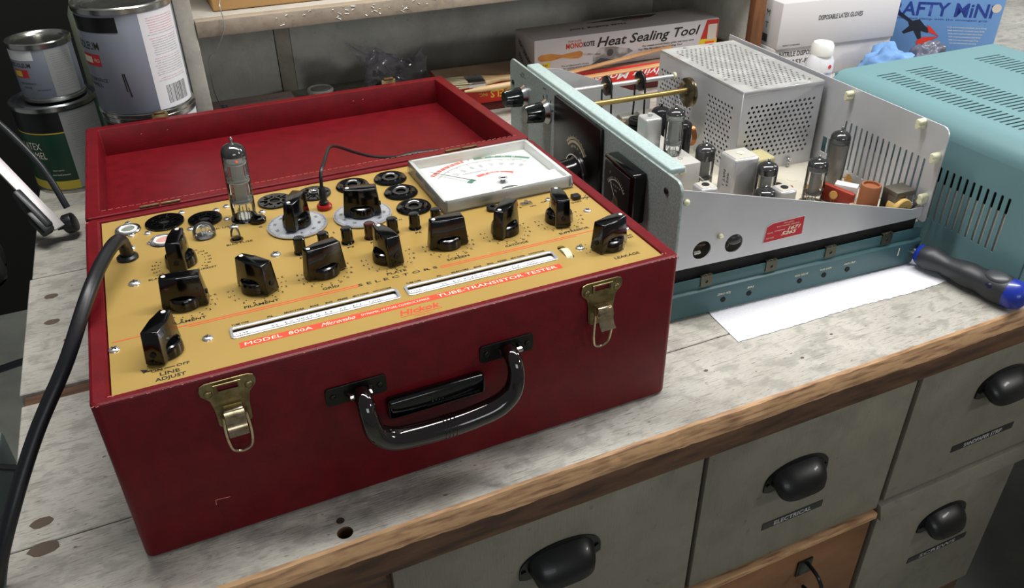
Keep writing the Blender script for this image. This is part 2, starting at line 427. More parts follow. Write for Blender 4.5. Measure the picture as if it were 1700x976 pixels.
hk = B().box(0.588, 0.608, -0.0435, -0.0415, -0.285, -0.262, 0.0005).tube(catmull([(0.601, -0.043, -0.268), (0.601, -0.060, -0.272), (0.604, -0.066, -0.288), (0.603, -0.056, -0.303), (0.602, -0.044, -0.306)], 6), 0.0022, 8)
part('hook_pull', hk, m_pull, wd)
part('unseen_shadow_wing', B().box(1.17, 1.95, -0.95, -0.052, -0.040, 0.0, 0.001).box(1.19, 1.93, -0.93, -0.06, -0.80, -0.0402), m_top, bench)  # unseen wing, added to cast the slanting shadow on the lower drawers
# ------------------------------------------------------------------ the red suitcase tube tester
W, D, H, ZP = 0.42, 0.2683, 0.1365, 0.1345
tt = thing('tube_tester', 'open dark red suitcase tube tester with gold control panel on the bench', 'tube tester')
m_red = M('red_leatherette', (102, 10, 20), 0.42, noise=(60, (88, 8, 16), 0.35, 0.7), bump=(900, 0.22, 0.0006), spec=0.3)
m_redworn = M('worn_red_edge', (196, 110, 104), 0.7)
m_gold = M('gold_panel', (176, 145, 78), 0.36, 0.30, noise=(5, (184, 154, 88), 0.35, 0.7), spec=0.5)
OX = [0.0117, 0.4095, 0.0078, 0.2600]       # panel opening
b = B().plate(rounded(W, D, 0.006, W / 2, D / 2), [rect(OX[0], OX[1], OX[2], OX[3])], H - 0.001, Matrix.Translation((0, 0, H / 2 + 0.0005)), bev=0.0022)
b.box(0.004, W - 0.004, 0.004, D - 0.004, 0.0015, 0.008)
case = part('case_body', b, m_red, tt)
each('case_foot', [B().cyl((x, y, 0), (x, y, 0.002), 0.008) for x in (0.03, 0.39) for y in (0.03, 0.24)], m_blackmat, tt)
# scuffs: thin worn threads on corners
b = B()
rnd = random.Random(5)
for (x, y, z, dx, dy, dz) in [(0.002, 0.001, H - 0.001, 1, 0, 0), (0.415, 0.001, H - 0.001, 1, 0, 0), (0.4195, 0.004, H - 0.004, 0, 0, -1), (0.0112, 0.0060, H, 1, 0.4, 0), (0.409, 0.0065, H, 0.4, 1, 0), (0.001, 0.262, H, 1, 0, 0)]:
    for k in range(5):
        l = rnd.uniform(0.0008, 0.002); ox, oy = rnd.uniform(-0.002, 0.002), rnd.uniform(-0.0008, 0.0008)
        p = Vector((x + ox, y + (oy if dz == 0 else 0), z + 0.0001)); b.tube([p, p + Vector((dx, dy, dz)).normalized() * l], 0.00025, 4)
for k in range(26):
    x = 0.01 + rnd.random() * 0.40; b.tube([(x, 0.0004, H - 0.0006), (x + rnd.uniform(0.0005, 0.002), 0.0004, H - 0.0006)], 0.0002, 4)
b.tube([(0.052, -0.0002, 0.031), (0.0525, -0.0002, 0.0355)], 0.0003, 4).tube([(0.0525, -0.0002, 0.0355), (0.062, -0.0002, 0.0345)], 0.0003, 4)
part('scuff_mark', b, m_redworn, case, 'pale scuffs where the covering is worn')
# lid, opened back, leaning a little below level
LM = Matrix.Translation((0, D + 0.0022, H)) @ Matrix.Rotation(-0.0382, 4, 'X')
DL, RIM, DEEP = 0.2656, 0.0125, 0.0304
b = B().plate(rounded(W, DL, 0.004, W / 2, DL / 2), [rounded(W - 2 * RIM, DL - 2 * RIM, 0.002, W / 2, DL / 2)], DEEP + 0.010, LM @ Matrix.Translation((0, 0, -(DEEP + 0.010) / 2)), bev=0.0015)
b.box(0.003, W - 0.003, 0.003, DL - 0.003, -DEEP - 0.008, -DEEP, Mx=LM)
lid = part('lid', b, m_red, tt)
b = B()
for k in range(70):
    x = 0.013 + k * 0.0057; b.box(x, x + 0.004, 0.0121, 0.0125, 0.0, 0.0003, Mx=LM)
for (x, y) in [(0.055, 0.2530), (0.083, 0.2531), (0.30, 0.2531), (0.312, 0.253)]:
    b.tube([(x - 0.0008, y, -0.012), (x + 0.0008, y, -0.0112)], 0.0002, 4, Mx=LM)
part('scuff_mark', b, m_redworn, lid, 'pale stitches and scratches')
for x in (0.0790, 0.3500):
    part('lid_catch', B().box(x - 0.009, x + 0.009, DL - 0.0010, DL + 0.0016, -0.0180, 0.0050, 0.0006, Mx=LM).box(x - 0.006, x + 0.006, DL - 0.003, DL + 0.0022, 0.0040, 0.0075, 0.0008, Mx=LM), m_brass, lid, 'brass catch on the lid edge')
for x in (0.061, 0.345):
    b = B()
    b.cyl((x - 0.0168, D + 0.0044, H + 0.0005), (x - 0.0008, D + 0.0044, H + 0.0005), 0.0014, seg=10).cyl((x + 0.0008, D + 0.0044, H + 0.0005), (x + 0.0168, D + 0.0044, H + 0.0005), 0.0014, seg=10)
    part('hinge', b, m_brass, tt)
# panel with its two chart windows and the slot of the thumbwheel
win1 = rounded(0.1175, 0.0125, 0.0022, 0.1475, 0.0450); win2 = rounded(0.1205, 0.0125, 0.0022, 0.2735, 0.0450)
slot = rounded(0.0068, 0.0215, 0.0033, 0.3440, 0.0460)
pm = Matrix.Translation((0, 0, ZP - 0.0008))
panel = part('control_panel', B().plate(rect(OX[0] + 0.0008, OX[1] - 0.0004, OX[2] + 0.0004, OX[3] + 0.0030), [win1, win2, slot, ring(0.0320, 0.1885, 0.0045), ring(0.1125, 0.1800, 0.0050)], 0.0016, pm), m_gold, tt, smooth=0)
for cx, w in ((0.1475, 0.1175), (0.2735, 0.1205)):
    b = B()
    b.plate(rounded(w + 0.002, 0.0145, 0.003, cx, 0.0450), [rounded(w - 0.0022, 0.0103, 0.002, cx, 0.0450)], 0.0012, Matrix.Translation((0, 0, ZP + 0.0003)), bev=0.0004)
    part('window_frame', b, m_aluhi, panel)
RY, RR, RZ = 0.0415, 0.0300, 0.0312
b = B()
for cx, w in ((0.1475, 0.1175), (0.2735, 0.1205)):
    b = B().tube([(cx - w / 2, RY, ZP - RZ), (cx + w / 2, RY, ZP - RZ)], RR, 48)
    rollc = part('roll_chart', b, m_paper, tt)
b = B()
chart = [('6EL8', 0.004), ('6CL8', 0.004), ('63', 0.028), ('EV 3657-0', 0.044), ('74', 0.062), ('80', 0.0725), ('P4', 0.084), ('4000', 0.098)]
for cx, w in ((0.1475, 0.1175), (0.2735, 0.1205)):
    for line in range(3):
        a = math.radians(-3.6 + 5.4 * line); r = RR + 0.0001
        mm = frame((0, RY + r * math.sin(a), ZP - RZ + r * math.cos(a)), (1, 0, 0), (0, math.cos(a), -math.sin(a)))
        rr = random.Random(line + int(cx * 1000))
        for col, (xo, ww, n) in enumerate([(0.003, 0.008, 4), (0.026, 0.005, 2), (0.036, 0.024, 9), (0.064, 0.005, 2), (0.074, 0.005, 2), (0.084, 0.006, 2), (0.096, 0.009, 4)]):
            s_ = ''.join(rr.choice('0123456789') for _ in range(n))
            if col == 2: s_ = 'EV ' + s_[:4] + '-' + s_[4]
            if col == 5: s_ = 'P' + s_[0]
            b.text(s_, mm @ Matrix.Translation((cx - w / 2 + xo, 0, 0)), 0.0016, ww, bold=0.0, ax='l')
part('chart_print', b, m_ink, rollc, smooth=0)
# printed lettering in black
PT = lambda x, y: XY(x, y, ZP)
b = B()
def L(txt, x, y, h=0.0028, w=None, **k):
    k['bold'] = k.get('bold', 0) + 0.012; b.text(txt, PT(x, y), h, w, **k)
for t_, x in (('FILAMENT', 0.0637), ('FILAMENT', 0.1140), ('GRID', 0.1642), ('PLATE', 0.2147), ('SCREEN', 0.2647), ('CATHODE', 0.3149), ('SUPPRESSOR', 0.3668)):
    L(t_, x, 0.0745, 0.0029, {'GRID': 0.0125, 'PLATE': 0.0155, 'SCREEN': 0.0185, 'CATHODE': 0.0200, 'SUPPRESSOR': 0.0275}.get(t_, 0.0245), bold=0.006)
L('S E L E C T O R S', 0.2140, 0.0682, 0.0032, 0.062)
L('LEAKAGE', 0.3845, 0.0205, 0.0032, 0.0220); L('LINE', 0.0470, 0.0190, 0.0034, 0.0120, bold=0.006); L('ADJUST', 0.0470, 0.0138, 0.0034, 0.0185, bold=0.006)
L('ON', 0.0395, 0.0243, 0.0028, 0.0068); L('OFF', 0.0555, 0.0245, 0.0028, 0.0080)
b.box(0.0440, 0.0505, 0.0240, 0.0246, ZP, ZP + 0.0002)
b.quad([(0.0300, 0.0290, ZP + 0.0002), (0.0318, 0.0240, ZP + 0.0002), (0.0345, 0.0270, ZP + 0.0002)]).box(0.0325, 0.0365, 0.0250, 0.0258, ZP, ZP + 0.0002)
L('BIAS FUSE', 0.1138, 0.1740, 0.0028, 0.0205); L('GAIN', 0.3935, 0.1205, 0.0026, 0.0100)
L('LINE', 0.4015, 0.0600, 0.0022, 0.008); L('TEST', 0.4015, 0.0565, 0.0022, 0.008); L('TRANS', 0.4005, 0.0480, 0.0022, 0.010); L('TEST', 0.4015, 0.0445, 0.0022, 0.008)
L('BLANK', 0.0485, 0.1440, 0.0024, 0.012); L('RESET', 0.0870, 0.1440, 0.0024, 0.010); L('LEAK USE', 0.1020, 0.2075, 0.0024, 0.022); L('G', 0.1340, 0.1945, 0.0028)
L('A', 0.1835, 0.1985, 0.0028); L('+', 0.3450, 0.1320, 0.0040)
for k, t_ in enumerate(['P1', 'P2', 'P3', 'P4', 'P5', 'P6', 'P7']): L(t_, 0.1553 + 0.0190 * k, 0.1275, 0.0024, 0.0052, bold=0.01)
L('S', 0.1870, 0.1580, 0.0028); L('H', 0.2440, 0.1560, 0.0028); L('NPN', 0.3560, 0.1300, 0.002); L('PNP', 0.3680, 0.1330, 0.002)
def dial_marks(cx, cy, r, seq, a0, a1, dots=True, h=0.0022):
    n = len(seq)
    for i, ch in enumerate(seq):
        a = math.radians(a0 + (a1 - a0) * i / max(n - 1, 1)); ux, uy = math.cos(a), math.sin(a)
        if ch.strip(): L(ch, cx + (r + 0.0034) * ux, cy + (r + 0.0030) * uy, h, bold=0.008)
        if dots: b.plate(ring(0, 0, 0.00055, 8), [], 0.0001, PT(cx + r * ux, cy + r * uy) @ Matrix.Translation((0, 0, 0.0001)))
dial_marks(0.0650, 0.0975, 0.0175, ['E', 'D', 'C', 'B', 'A', '4', '3', '2', '1', 'K'], 198, 372)
dial_marks(0.1150, 0.0975, 0.0175, ['V', 'U', 'T', 'S', 'R', 'P', '4', '3', '2', '1', 'Z'], 170, 382)
for cx in (0.1650, 0.2150, 0.2650, 0.3150, 0.3645):
    dial_marks(cx, 0.0975, 0.0170, ['5', '4', '3', '2', '1', '0', 'D', 'C', 'B', 'A', '9'], 166, 378)
dial_marks(0.3800, 0.0400, 0.0190, ['1', '2', '3'], 188, 150)
dial_marks(0.0679, 0.1600, 0.0175, ['117', '75', '50', '35', '25', '20', '12.6', '10', '7.5'], -52, 70, h=0.0019)
dial_marks(0.0679, 0.1600, 0.0175, ['1.1', '1.5', '2.0', '2.5', '3.0', '4'], 228, 150, h=0.0019)
for hx in (0.0, 0.1255):
    for t_, x, w in (('TUBE TYPE', 0.0960, 0.0115), ('FIL', 0.1165, 0.0040), ('SELECTORS', 0.1330, 0.0140), ('BIAS', 0.1475, 0.0060), ('ENG', 0.1580, 0.0050), ('PRESS', 0.1680, 0.0075), ('MUT.COND', 0.1815, 0.0120), ('NOTATIONS', 0.1975, 0.0135)):
        L(t_, x + hx, 0.0552, 0.0019, w, bold=0.012)
part('panel_lettering', b, m_ink, panel, smooth=0)
# red print
b = B()
b.box(0.0917, 0.3312, 0.0255, 0.0322, ZP, ZP + 0.00012)
b.box(0.0145, 0.1840, 0.0688, 0.0696, ZP, ZP + 0.00012).box(0.0630, 0.1840, 0.0665, 0.0672, ZP, ZP + 0.00012)
b.box(0.2470, 0.3850, 0.0676, 0.0684, ZP, ZP + 0.00012).box(0.2470, 0.3640, 0.0653, 0.0660, ZP, ZP + 0.00012)
b.text('Hickok', XY(0.2140, 0.0193, ZP), 0.0060, 0.0300, shear=0.25, bold=0.022)
b.box(0.1985, 0.2290, 0.0140, 0.0146, ZP, ZP + 0.00012)
b.text('MADE IN U.S.A.', XY(0.2145, 0.0118, ZP), 0.0014, 0.0135)
part('red_print', b, m_redink, panel, smooth=0)
b = B()
BM = lambda x: XY(x, 0.0288, ZP + 0.00012)
b.text('MODEL  800A', BM(0.1175), 0.0037, 0.0450); b.text('Micromho', BM(0.1580), 0.0042, 0.0240, shear=0.5)
b.text('DYNAMIC MUTUAL CONDUCTANCE', BM(0.1995), 0.0024, 0.0500); b.text('TUBE-TRANSISTOR TESTER', BM(0.2790), 0.0038, 0.0960)
part('banner_lettering', b, m_whiteink, panel, smooth=0)
# bar knobs
def bar_knob(b, top=0.0245, L_=0.0320, Wd=0.0132):
    h = L_ / 2
    def sec(z, k, kl):
        w = Wd / 2 * k; l = h * kl
        return [(-l, -w * 0.92, z), (l * 0.1, -w, z), (l, -w * 0.66, z), (l, w * 0.66, z), (l * 0.1, w, z), (-l, w * 0.92, z)]
    b.hexa(sec(0.0008, 1.06, 1.0), sec(top, 0.90, 0.84), 0.0011, 3)
    b.lathe([(0, 0.0004), (0.0112, 0.0004), (0.0118, 0.0010), (0.0116, 0.0060), (0.0108, 0.0082), (0.0096, 0.0088), (0.0086, 0.0080), (0.0, 0.0080)], 36)
    return b
KNOB = to_mesh('bar_knob', bar_knob(B()), m_black, 40)
DOT = to_mesh('pointer_dot', B().cyl((0.0104, 0, 0.0240), (0.0104, 0, 0.02475), 0.0015, seg=16), M('white_dot', (240, 238, 230), 0.5), 0)
HOLE = to_mesh('set_screw', B().cyl((-0.0148, 0, 0.0085), (-0.01605, 0, 0.0085), 0.0019, seg=14), m_dark, 0)
def put_knob(x, y, ang, z=ZP, name='selector_knob', lab=None):
    k = part(name, KNOB, m_black, tt, lab, loc=(x, y, z), rot=(0, 0, math.radians(ang)))
    part('pointer_dot', DOT, None, k); part('set_screw', HOLE, None, k)
    return k
put_knob(0.0465, 0.0430, 63, name='line_adjust_knob'); put_knob(0.0650, 0.0975, 170); put_knob(0.0679, 0.1600, 76, name='filament_volts_knob'); put_knob(0.1152, 0.0975, 127)
put_knob(0.1652, 0.0975, 197); put_knob(0.2148, 0.0975, 101); put_knob(0.2648, 0.0980, 178); put_knob(0.3152, 0.0980, 223)
put_knob(0.3642, 0.0970, 78); put_knob(0.3800, 0.0395, 16, name='leakage_knob')
# graduated dials
m_dial = M('silver_dial', (188, 192, 200), 0.32, 0.55)
for cx, cy, ang, seq, a0 in ((0.1625, 0.1830, -121, ['70', '60', '50', '40', '30', '20', '10'], 330), (0.2172, 0.1775, -194, ['50', '40', '30', '20', '10', '0'], 345)):
    d = part('graduated_dial', B().lathe([(0, 0.0008), (0.0247, 0.0008), (0.0247, 0.0018), (0.0, 0.0030)], 48, XY(cx, cy, ZP)), m_dial, tt)
    mk = B(); zz = ZP + 0.0021
    for i in range(100):
        a = 2 * PI * i / 100; l = 0.0040 if i % 10 == 0 else (0.0028 if i % 5 == 0 else 0.0018)
        mk.box(0.0243 - l, 0.0243, -0.00012, 0.00012, 0, 0.0001, Mx=XY(cx, cy, ZP + 0.00190, a))
    for i in range(10):
        a = 2 * PI * i / 10 + PI / 2
        mk.text(str((10 - i) * 10 % 100), XY(cx, cy, ZP + 0.0024, a - PI / 2) @ Matrix.Translation((0, -0.0182, 0)), 0.0026, bold=0.004)
    part('dial_scale', mk, m_ink, d, smooth=0)
    put_knob(cx, cy - 0.001, ang, ZP + 0.0026, 'dial_knob')
# push buttons
for k in range(7):
    x = 0.1553 + 0.0190 * k
    part('push_button', B().lathe([(0, 0), (0.0054, 0), (0.0050, 0.0015), (0.0046, 0.0020), (0.0046, 0.0125), (0.0040, 0.0133), (0, 0.0135)], 20, XY(x, 0.1365, ZP)), M('maroon_bakelite', (52, 10, 12), 0.2, coat=0.4) if k == 3 else m_black, tt, 'dark red push button' if k == 3 else None)
# tube sockets
def socket(x, y, r, pins, style=0, lab=None):
    b = B()
    if style == 0:      # flat octal style with pin holes
        b.plate(ring(0, 0, r, 36), [ring(0, 0, 0.0042, 16)] + [ring(r * 0.56 * math.cos(a), r * 0.56 * math.sin(a), 0.0015, 8) for a in [2 * PI * i / pins + 0.2 for i in range(pins)]], 0.0016, XY(x, y, ZP + 0.0010), bev=0.0004)
        for i in range(pins):
            a = 2 * PI * i / pins + 0.2 + PI / pins
            b.box(r * 0.42, r * 0.86, -0.0006, 0.0006, 0.0018, 0.0024, Mx=XY(x, y, ZP, a))
    else:               # domed ring
        b.lathe([(0.0045, 0.0002), (r, 0.0002), (r, 0.0010), (r * 0.93, 0.0024), (r * 0.78, 0.0030), (r * 0.64, 0.0022), (r * 0.56, 0.0012), (r * 0.48, 0.0026), (0.0046, 0.0026), (0.0044, 0.0004)], 36, XY(x, y, ZP))
        for i in range(pins):
            a = 2 * PI * i / pins
            b.box(r * 0.34, r * 0.52, -0.0008, 0.0008, 0.0016, 0.0027, Mx=XY(x, y, ZP, a))
    s = part('tube_socket', b, m_black, tt, lab)
    part('socket_well', B().cyl((x, y, ZP + 0.0001), (x, y, ZP + 0.0004), r * 0.92), m_dark, s)
    return s
socket(0.0617, 0.2380, 0.0158, 8); socket(0.0935, 0.2290, 0.0140, 7); socket(0.1541, 0.2375, 0.0150, 8); s9 = socket(0.1893, 0.2378, 0.0148, 9)
part('metal_shell', B().lathe([(0.0030, 0.0020), (0.0048, 0.0020), (0.0048, 0.0034), (0.0040, 0.0034), (0.0036, 0.0022)], 20, XY(0.1893, 0.2378, ZP)), m_steel, s9)
for x, y in ((0.2248, 0.2385), (0.2606, 0.2385), (0.2604, 0.2055), (0.2613, 0.1720)): socket(x, y, 0.0153, 6, 1)
part('tube_socket', B().lathe([(0, 0.0002), (0.0115, 0.0002), (0.0110, 0.0016), (0, 0.0018)], 28, XY(0.1248, 0.2172, ZP)), m_black, tt)
part('pin_jack', B().lathe([(0.0022, 0.0003), (0.0064, 0.0003), (0.0066, 0.0030), (0.0058, 0.0042), (0.0030, 0.0042), (0.0022, 0.0010)], 22, XY(0.1343, 0.2056, ZP)), m_black, tt)
m_redplastic = M('red_plastic', (150, 22, 22), 0.3)
part('pin_jack', B().lathe([(0.0022, 0.0003), (0.0064, 0.0003), (0.0066, 0.0030), (0.0058, 0.0042), (0.0030, 0.0042), (0.0022, 0.0010)], 22, XY(0.1910, 0.2056, ZP)), m_redplastic, tt, 'red pin jack')
for x, y, m_, lb in ((0.3212, 0.1385, m_blackmat, None), (0.3405, 0.1390, m_redplastic, 'small red jack')):
    part('pin_jack', B().lathe([(0.0016, 0.0003), (0.0050, 0.0003), (0.0050, 0.0028), (0.0042, 0.0036), (0.0020, 0.0036), (0.0016, 0.0010)], 18, XY(x, y, ZP)), m_, tt, lb)
part('slide_switch', B().box(0.3475, 0.3575, 0.1335, 0.1385, ZP, ZP + 0.0012).box(0.3510, 0.3535, 0.1345, 0.1375, ZP, ZP + 0.0035), m_steel, tt)
part('transistor_socket', B().box(0.3925, 0.4000, 0.1230, 0.1300, ZP, ZP + 0.0040, 0.0008), m_blackmat, tt)
b = B()
for a, c in (((0.4010, 0.1250), (0.4090, 0.1240)), ((0.4020, 0.1230), (0.4080, 0.1290)), ((0.4045, 0.1205), (0.4075, 0.1255))): b.tube([(a[0], a[1], ZP + 0.0002), (c[0], c[1], ZP + 0.0002)], 0.0003, 4)
part('wire_symbol', b, m_ink, panel)
# panel lamps with jewel lenses, neon and fuse bulbs
for x, y, lens, ring_ in ((0.0325, 0.2375, M('smoky_lens', (120, 128, 118), 0.25), m_white), (0.0575, 0.2045, M('pink_lens', (196, 150, 140), 0.25), m_white)):
    l_ = part('lamp_bezel', B().lathe([(0.0072, 0.0004), (0.0100, 0.0004), (0.0104, 0.0008), (0.0098, 0.0018), (0.0082, 0.0014), (0.0074, 0.0004)], 28, XY(x, y, ZP)), m_steel, tt)
    part('lamp_seat', B().lathe([(0.0052, 0.0006), (0.0074, 0.0006), (0.0070, 0.0018), (0.0056, 0.0018)], 24, XY(x, y, ZP)), ring_, l_)
    part('lamp_lens', B().lathe([(0, 0.0018), (0.0056, 0.0010), (0.0056, 0.0002), (0, 0.0002)][::-1], 20, XY(x, y, ZP)), lens, l_)
bu = part('bulb', B().lathe([(0.0088, 0.0002), (0.0092, 0.0025), (0.0088, 0.0060), (0.0066, 0.0098), (0.0032, 0.0118), (0, 0.0122)], 24, XY(0.0897, 0.1990, ZP)), m_glass, tt, 'round clear bulb')
part('filament_post', B().cyl((0.0880, 0.1990, ZP), (0.0880, 0.1990, ZP + 0.007), 0.0005, seg=6).cyl((0.0915, 0.1990, ZP), (0.0915, 0.1990, ZP + 0.007), 0.0005, seg=6).tube([(0.0880, 0.199, ZP + 0.007), (0.0897, 0.199, ZP + 0.0078), (0.0915, 0.199, ZP + 0.007)], 0.0004, 6).lathe([(0, 0.0005), (0.0080, 0.0005), (0.0060, 0.0012), (0, 0.0014)], 20, XY(0.0897, 0.1990, ZP)), m_steel, bu)
fb = part('bulb', B().lathe([(0.0036, -0.001), (0.0040, 0.0020), (0.0034, 0.0065), (0.0020, 0.0085), (0, 0.0090)], 16, XY(0.1125, 0.1850, ZP)), m_glass, tt, 'tiny clear fuse bulb')
part('fuse_socket', B().lathe([(0.0036, -0.0010), (0.0050, -0.0010), (0.0052, 0.0008), (0.0040, 0.0010)], 20, XY(0.1125, 0.1800, ZP)), m_brass, fb)
part('fuse_well', B().cyl((0.1125, 0.180, ZP - 0.004), (0.1125, 0.180, ZP - 0.002), 0.0052), m_dark, fb)
# panel screws
m_screw = M('screw_head', (206, 204, 198), 0.28, 0.8)
sm = B().lathe([(0, 0), (0.0038, 0), (0.0036, 0.0008), (0.0024, 0.0016), (0, 0.0018)], 16)
SCR = to_mesh('panel_screw', sm, m_screw, 50)
SLT = to_mesh('screw_slot', B().box(-0.0022, 0.0022, -0.0003, 0.0003, 0.0014, 0.00195).box(-0.0003, 0.0003, -0.0022, 0.0022, 0.0014, 0.00195), m_dark, 0)
for i, (x, y, k) in enumerate([(0.0326, 0.1437, 1.2), (0.0157, 0.0598, 1), (0.0734, 0.0466, 1), (0.1366, 0.1415, 1.1), (0.3571, 0.0465, 1), (0.3940, 0.1013, 0.9), (0.4060, 0.0590, 0.9), (0.0765, 0.2520, 0.8), (0.0470, 0.2245, 0.8),
        (0.1044, 0.2438, 0.8), (0.1135, 0.2472, 0.8), (0.1105, 0.2220, 0.8), (0.1402, 0.2225, 0.8), (0.0806, 0.2165, 0.9), (0.1138, 0.2045, 1.1), (0.0480, 0.2050, 0.8), (0.0160, 0.2120, 0.8), (0.0330, 0.2035, 1.0), (0.0330, 0.2505, 0.8), (0.0345, 0.2265, 0.8), (0.3735, 0.1350, 0.8)]):
    s_ = part('panel_screw', SCR, None, tt, loc=(x, y, ZP), rot=(0, 0, i * 0.7)); s_.scale = (k, k, k)
    part('screw_slot', SLT, None, s_)
part('thumbwheel', B().cyl((0.3412, 0.0460, ZP - 0.0090), (0.3468, 0.0460, ZP - 0.0090), 0.0110, seg=44), M('cream_plastic', (206, 204, 168), 0.5, bump=(220, 0.8, 0.001)), tt)
part('panel_void', B().box(0.014, 0.407, 0.010, 0.258, 0.085, 0.088), m_dark, tt)
# clear covered meter
mz = ZP
mt = part('meter_case', B().box(0.2820, 0.4040, 0.1490, 0.2450, mz, mz + 0.0022, 0.0008), M('ivory_meter_base', (226, 226, 222), 0.4), tt)
part('meter_card', B().box(0.2870, 0.4000, 0.1760, 0.2440, mz + 0.0022, mz + 0.0030), M('meter_card_white', (240, 240, 236), 0.6), mt)
CXm, CYm, zc = 0.3455, 0.1700, mz + 0.0031
lobe = [(0.2848, 0.1505), (0.4012, 0.1505), (0.4012, 0.1750), (0.3670, 0.1780)] + [(CXm + 0.0185 * math.cos(math.radians(a)), CYm + 0.0040 + 0.0185 * math.sin(math.radians(a))) for a in range(20, 161, 10)] + [(0.3240, 0.1780), (0.2848, 0.1800)]
part('lower_cover', B().plate(lobe, [], 0.0060, Matrix.Translation((0, 0, mz + 0.0055)), bev=0.0005), M('white_lower_cover', (240, 240, 237), 0.35), mt)
def arc(b, r0, r1, a0, a1, n=24, z=zc, ky=1.0):
    t = bmesh.new(); p = None
    for i in range(n + 1):
        a = math.radians(a0 + (a1 - a0) * i / n)
        q = (t.verts.new((CXm + r0 * math.cos(a), CYm + ky * r0 * math.sin(a), z)), t.verts.new((CXm + r1 * math.cos(a), CYm + ky * r1 * math.sin(a), z)))
        if p: t.faces.new((p[0], p[1], q[1], q[0]))
        p = q
    bmesh.ops.recalc_face_normals(t, faces=t.faces); b.add(t)
rd = B(); gn = B(); bk = B(); wt = B()
arc(rd, 0.0685, 0.0730, 135, 99); arc(gn, 0.0685, 0.0730, 90, 45); arc(rd, 0.0320, 0.0365, 110, 50); arc(gn, 0.0300, 0.0350, 138, 122)
arc(bk, 0.0640, 0.0643, 137, 44); arc(bk, 0.0590, 0.0592, 137, 44)
for i in range(63):
    a = math.radians(137 - i * 1.5); l = 0.0022 if i % 5 else 0.0040
    bk.box(0.0642 - l, 0.0642, -0.0001, 0.0001, 0, 0.00005, Mx=XY(CXm, CYm, zc, a))
def atext(b, s_, r, a, h, z=zc, w=None, bold=0.0):
    A = math.radians(a); b.text(s_, XY(CXm + r * math.cos(A), CYm + r * math.sin(A), z, A - PI / 2), h, w, bold=bold)
for ch, a in zip('REPLACE', [132, 127, 122, 117, 112, 107, 102]): atext(wt, ch, 0.0707, a, 0.0034, zc + 0.0001, bold=0.01)
for ch, a in zip('GOOD', [82, 74, 66, 58]): atext(wt, ch, 0.0707, a, 0.0032, zc + 0.0001, bold=0.02)
for ch, a in zip('POOR', [95, 87, 79, 71]): atext(wt, ch, 0.0342, a, 0.0030, zc + 0.0001, bold=0.01)
atext(bk, '?', 0.0707, 94.5, 0.0036, bold=0.01)
for v, a in ((0, 133), (500, 122), (1000, 111), (1500, 100), (2000, 90), (2500, 79), (3000, 68), (3500, 57), (4000, 47)):
    atext(bk, str(v * 6), 0.0550, a, 0.0014); atext(bk, str(v * 3), 0.0528, a, 0.0014); atext(bk, str(v), 0.0506, a, 0.0014); atext(bk, str(v // 10), 0.0618, a, 0.0013)
bk.text('MICROMHOS', XY(CXm - 0.010, CYm + 0.0420, zc), 0.0022, 0.024); bk.text('TUBE TESTER', XY(CXm - 0.030, CYm + 0.0730, zc, 0.1), 0.0012, 0.014)
atext(bk, '% LEAKAGE', 0.0660, 55, 0.0016)
part('red_scale', rd, M('scale_red', (214, 74, 66), 0.5), mt, smooth=0); part('green_scale', gn, M('scale_green', (52, 128, 96), 0.5), mt, smooth=0)
part('scale_print', bk, m_ink, mt, smooth=0); part('scale_lettering', wt, m_whiteink, mt, smooth=0)
part('needle', B().tube([(CXm - 0.018, CYm + 0.0200, zc + 0.0020), (CXm - 0.0495, CYm + 0.0570, zc + 0.0018)], [0.0004, 0.00022], 5), m_ink, mt)
zs = part('zero_screw', B().lathe([(0.0022, 0), (0.0040, 0.0002), (0.0041, 0.0010), (0.0032, 0.0014), (0.0022, 0.0008)], 24, XY(CXm, CYm, mz + 0.0121)), m_aluhi, mt)
part('screw_recess', B().cyl((CXm, CYm, mz + 0.0085), (CXm, CYm, mz + 0.0126), 0.0023), m_dark, zs)
part('magnet_window', B().plate(ring(0, 0, 0.0080, 24, 0.0034), [], 0.0002, XY(CXm + 0.001, 0.1568, mz + 0.0087)), M('dim_metal', (70, 64, 58), 0.3, 0.8), mt)
gm = glassy('clear_acrylic', (244, 247, 247), 0.07, 0.04)
b = B()
b.hexa([(0.2800, 0.1470, mz + 0.0006), (0.4055, 0.1470, mz + 0.0006), (0.4055, 0.2475, mz + 0.0006), (0.2800, 0.2475, mz + 0.0006)],
       [(0.2812, 0.1482, mz + 0.0125), (0.4043, 0.1482, mz + 0.0125), (0.4043, 0.2463, mz + 0.0125), (0.2812, 0.2463, mz + 0.0125)], 0.0012, 3)
part('clear_cover', b, gm, mt, 'clear acrylic meter cover')
b = B()      # thickened transparent side walls and ribs
gm2 = glassy('thick_acrylic', (252, 251, 248), 0.75, 0.05)
for x0, x1, y0, y1 in ((0.2815, 0.2850, 0.149, 0.246), (0.4005, 0.4040, 0.149, 0.246), (0.2815, 0.404, 0.2425, 0.246), (0.2815, 0.404, 0.149, 0.1508)):
    b.box(x0, x1, y0, y1, mz + 0.0010, mz + 0.0120, 0.0006)
part('cover_wall', b, gm2, mt)
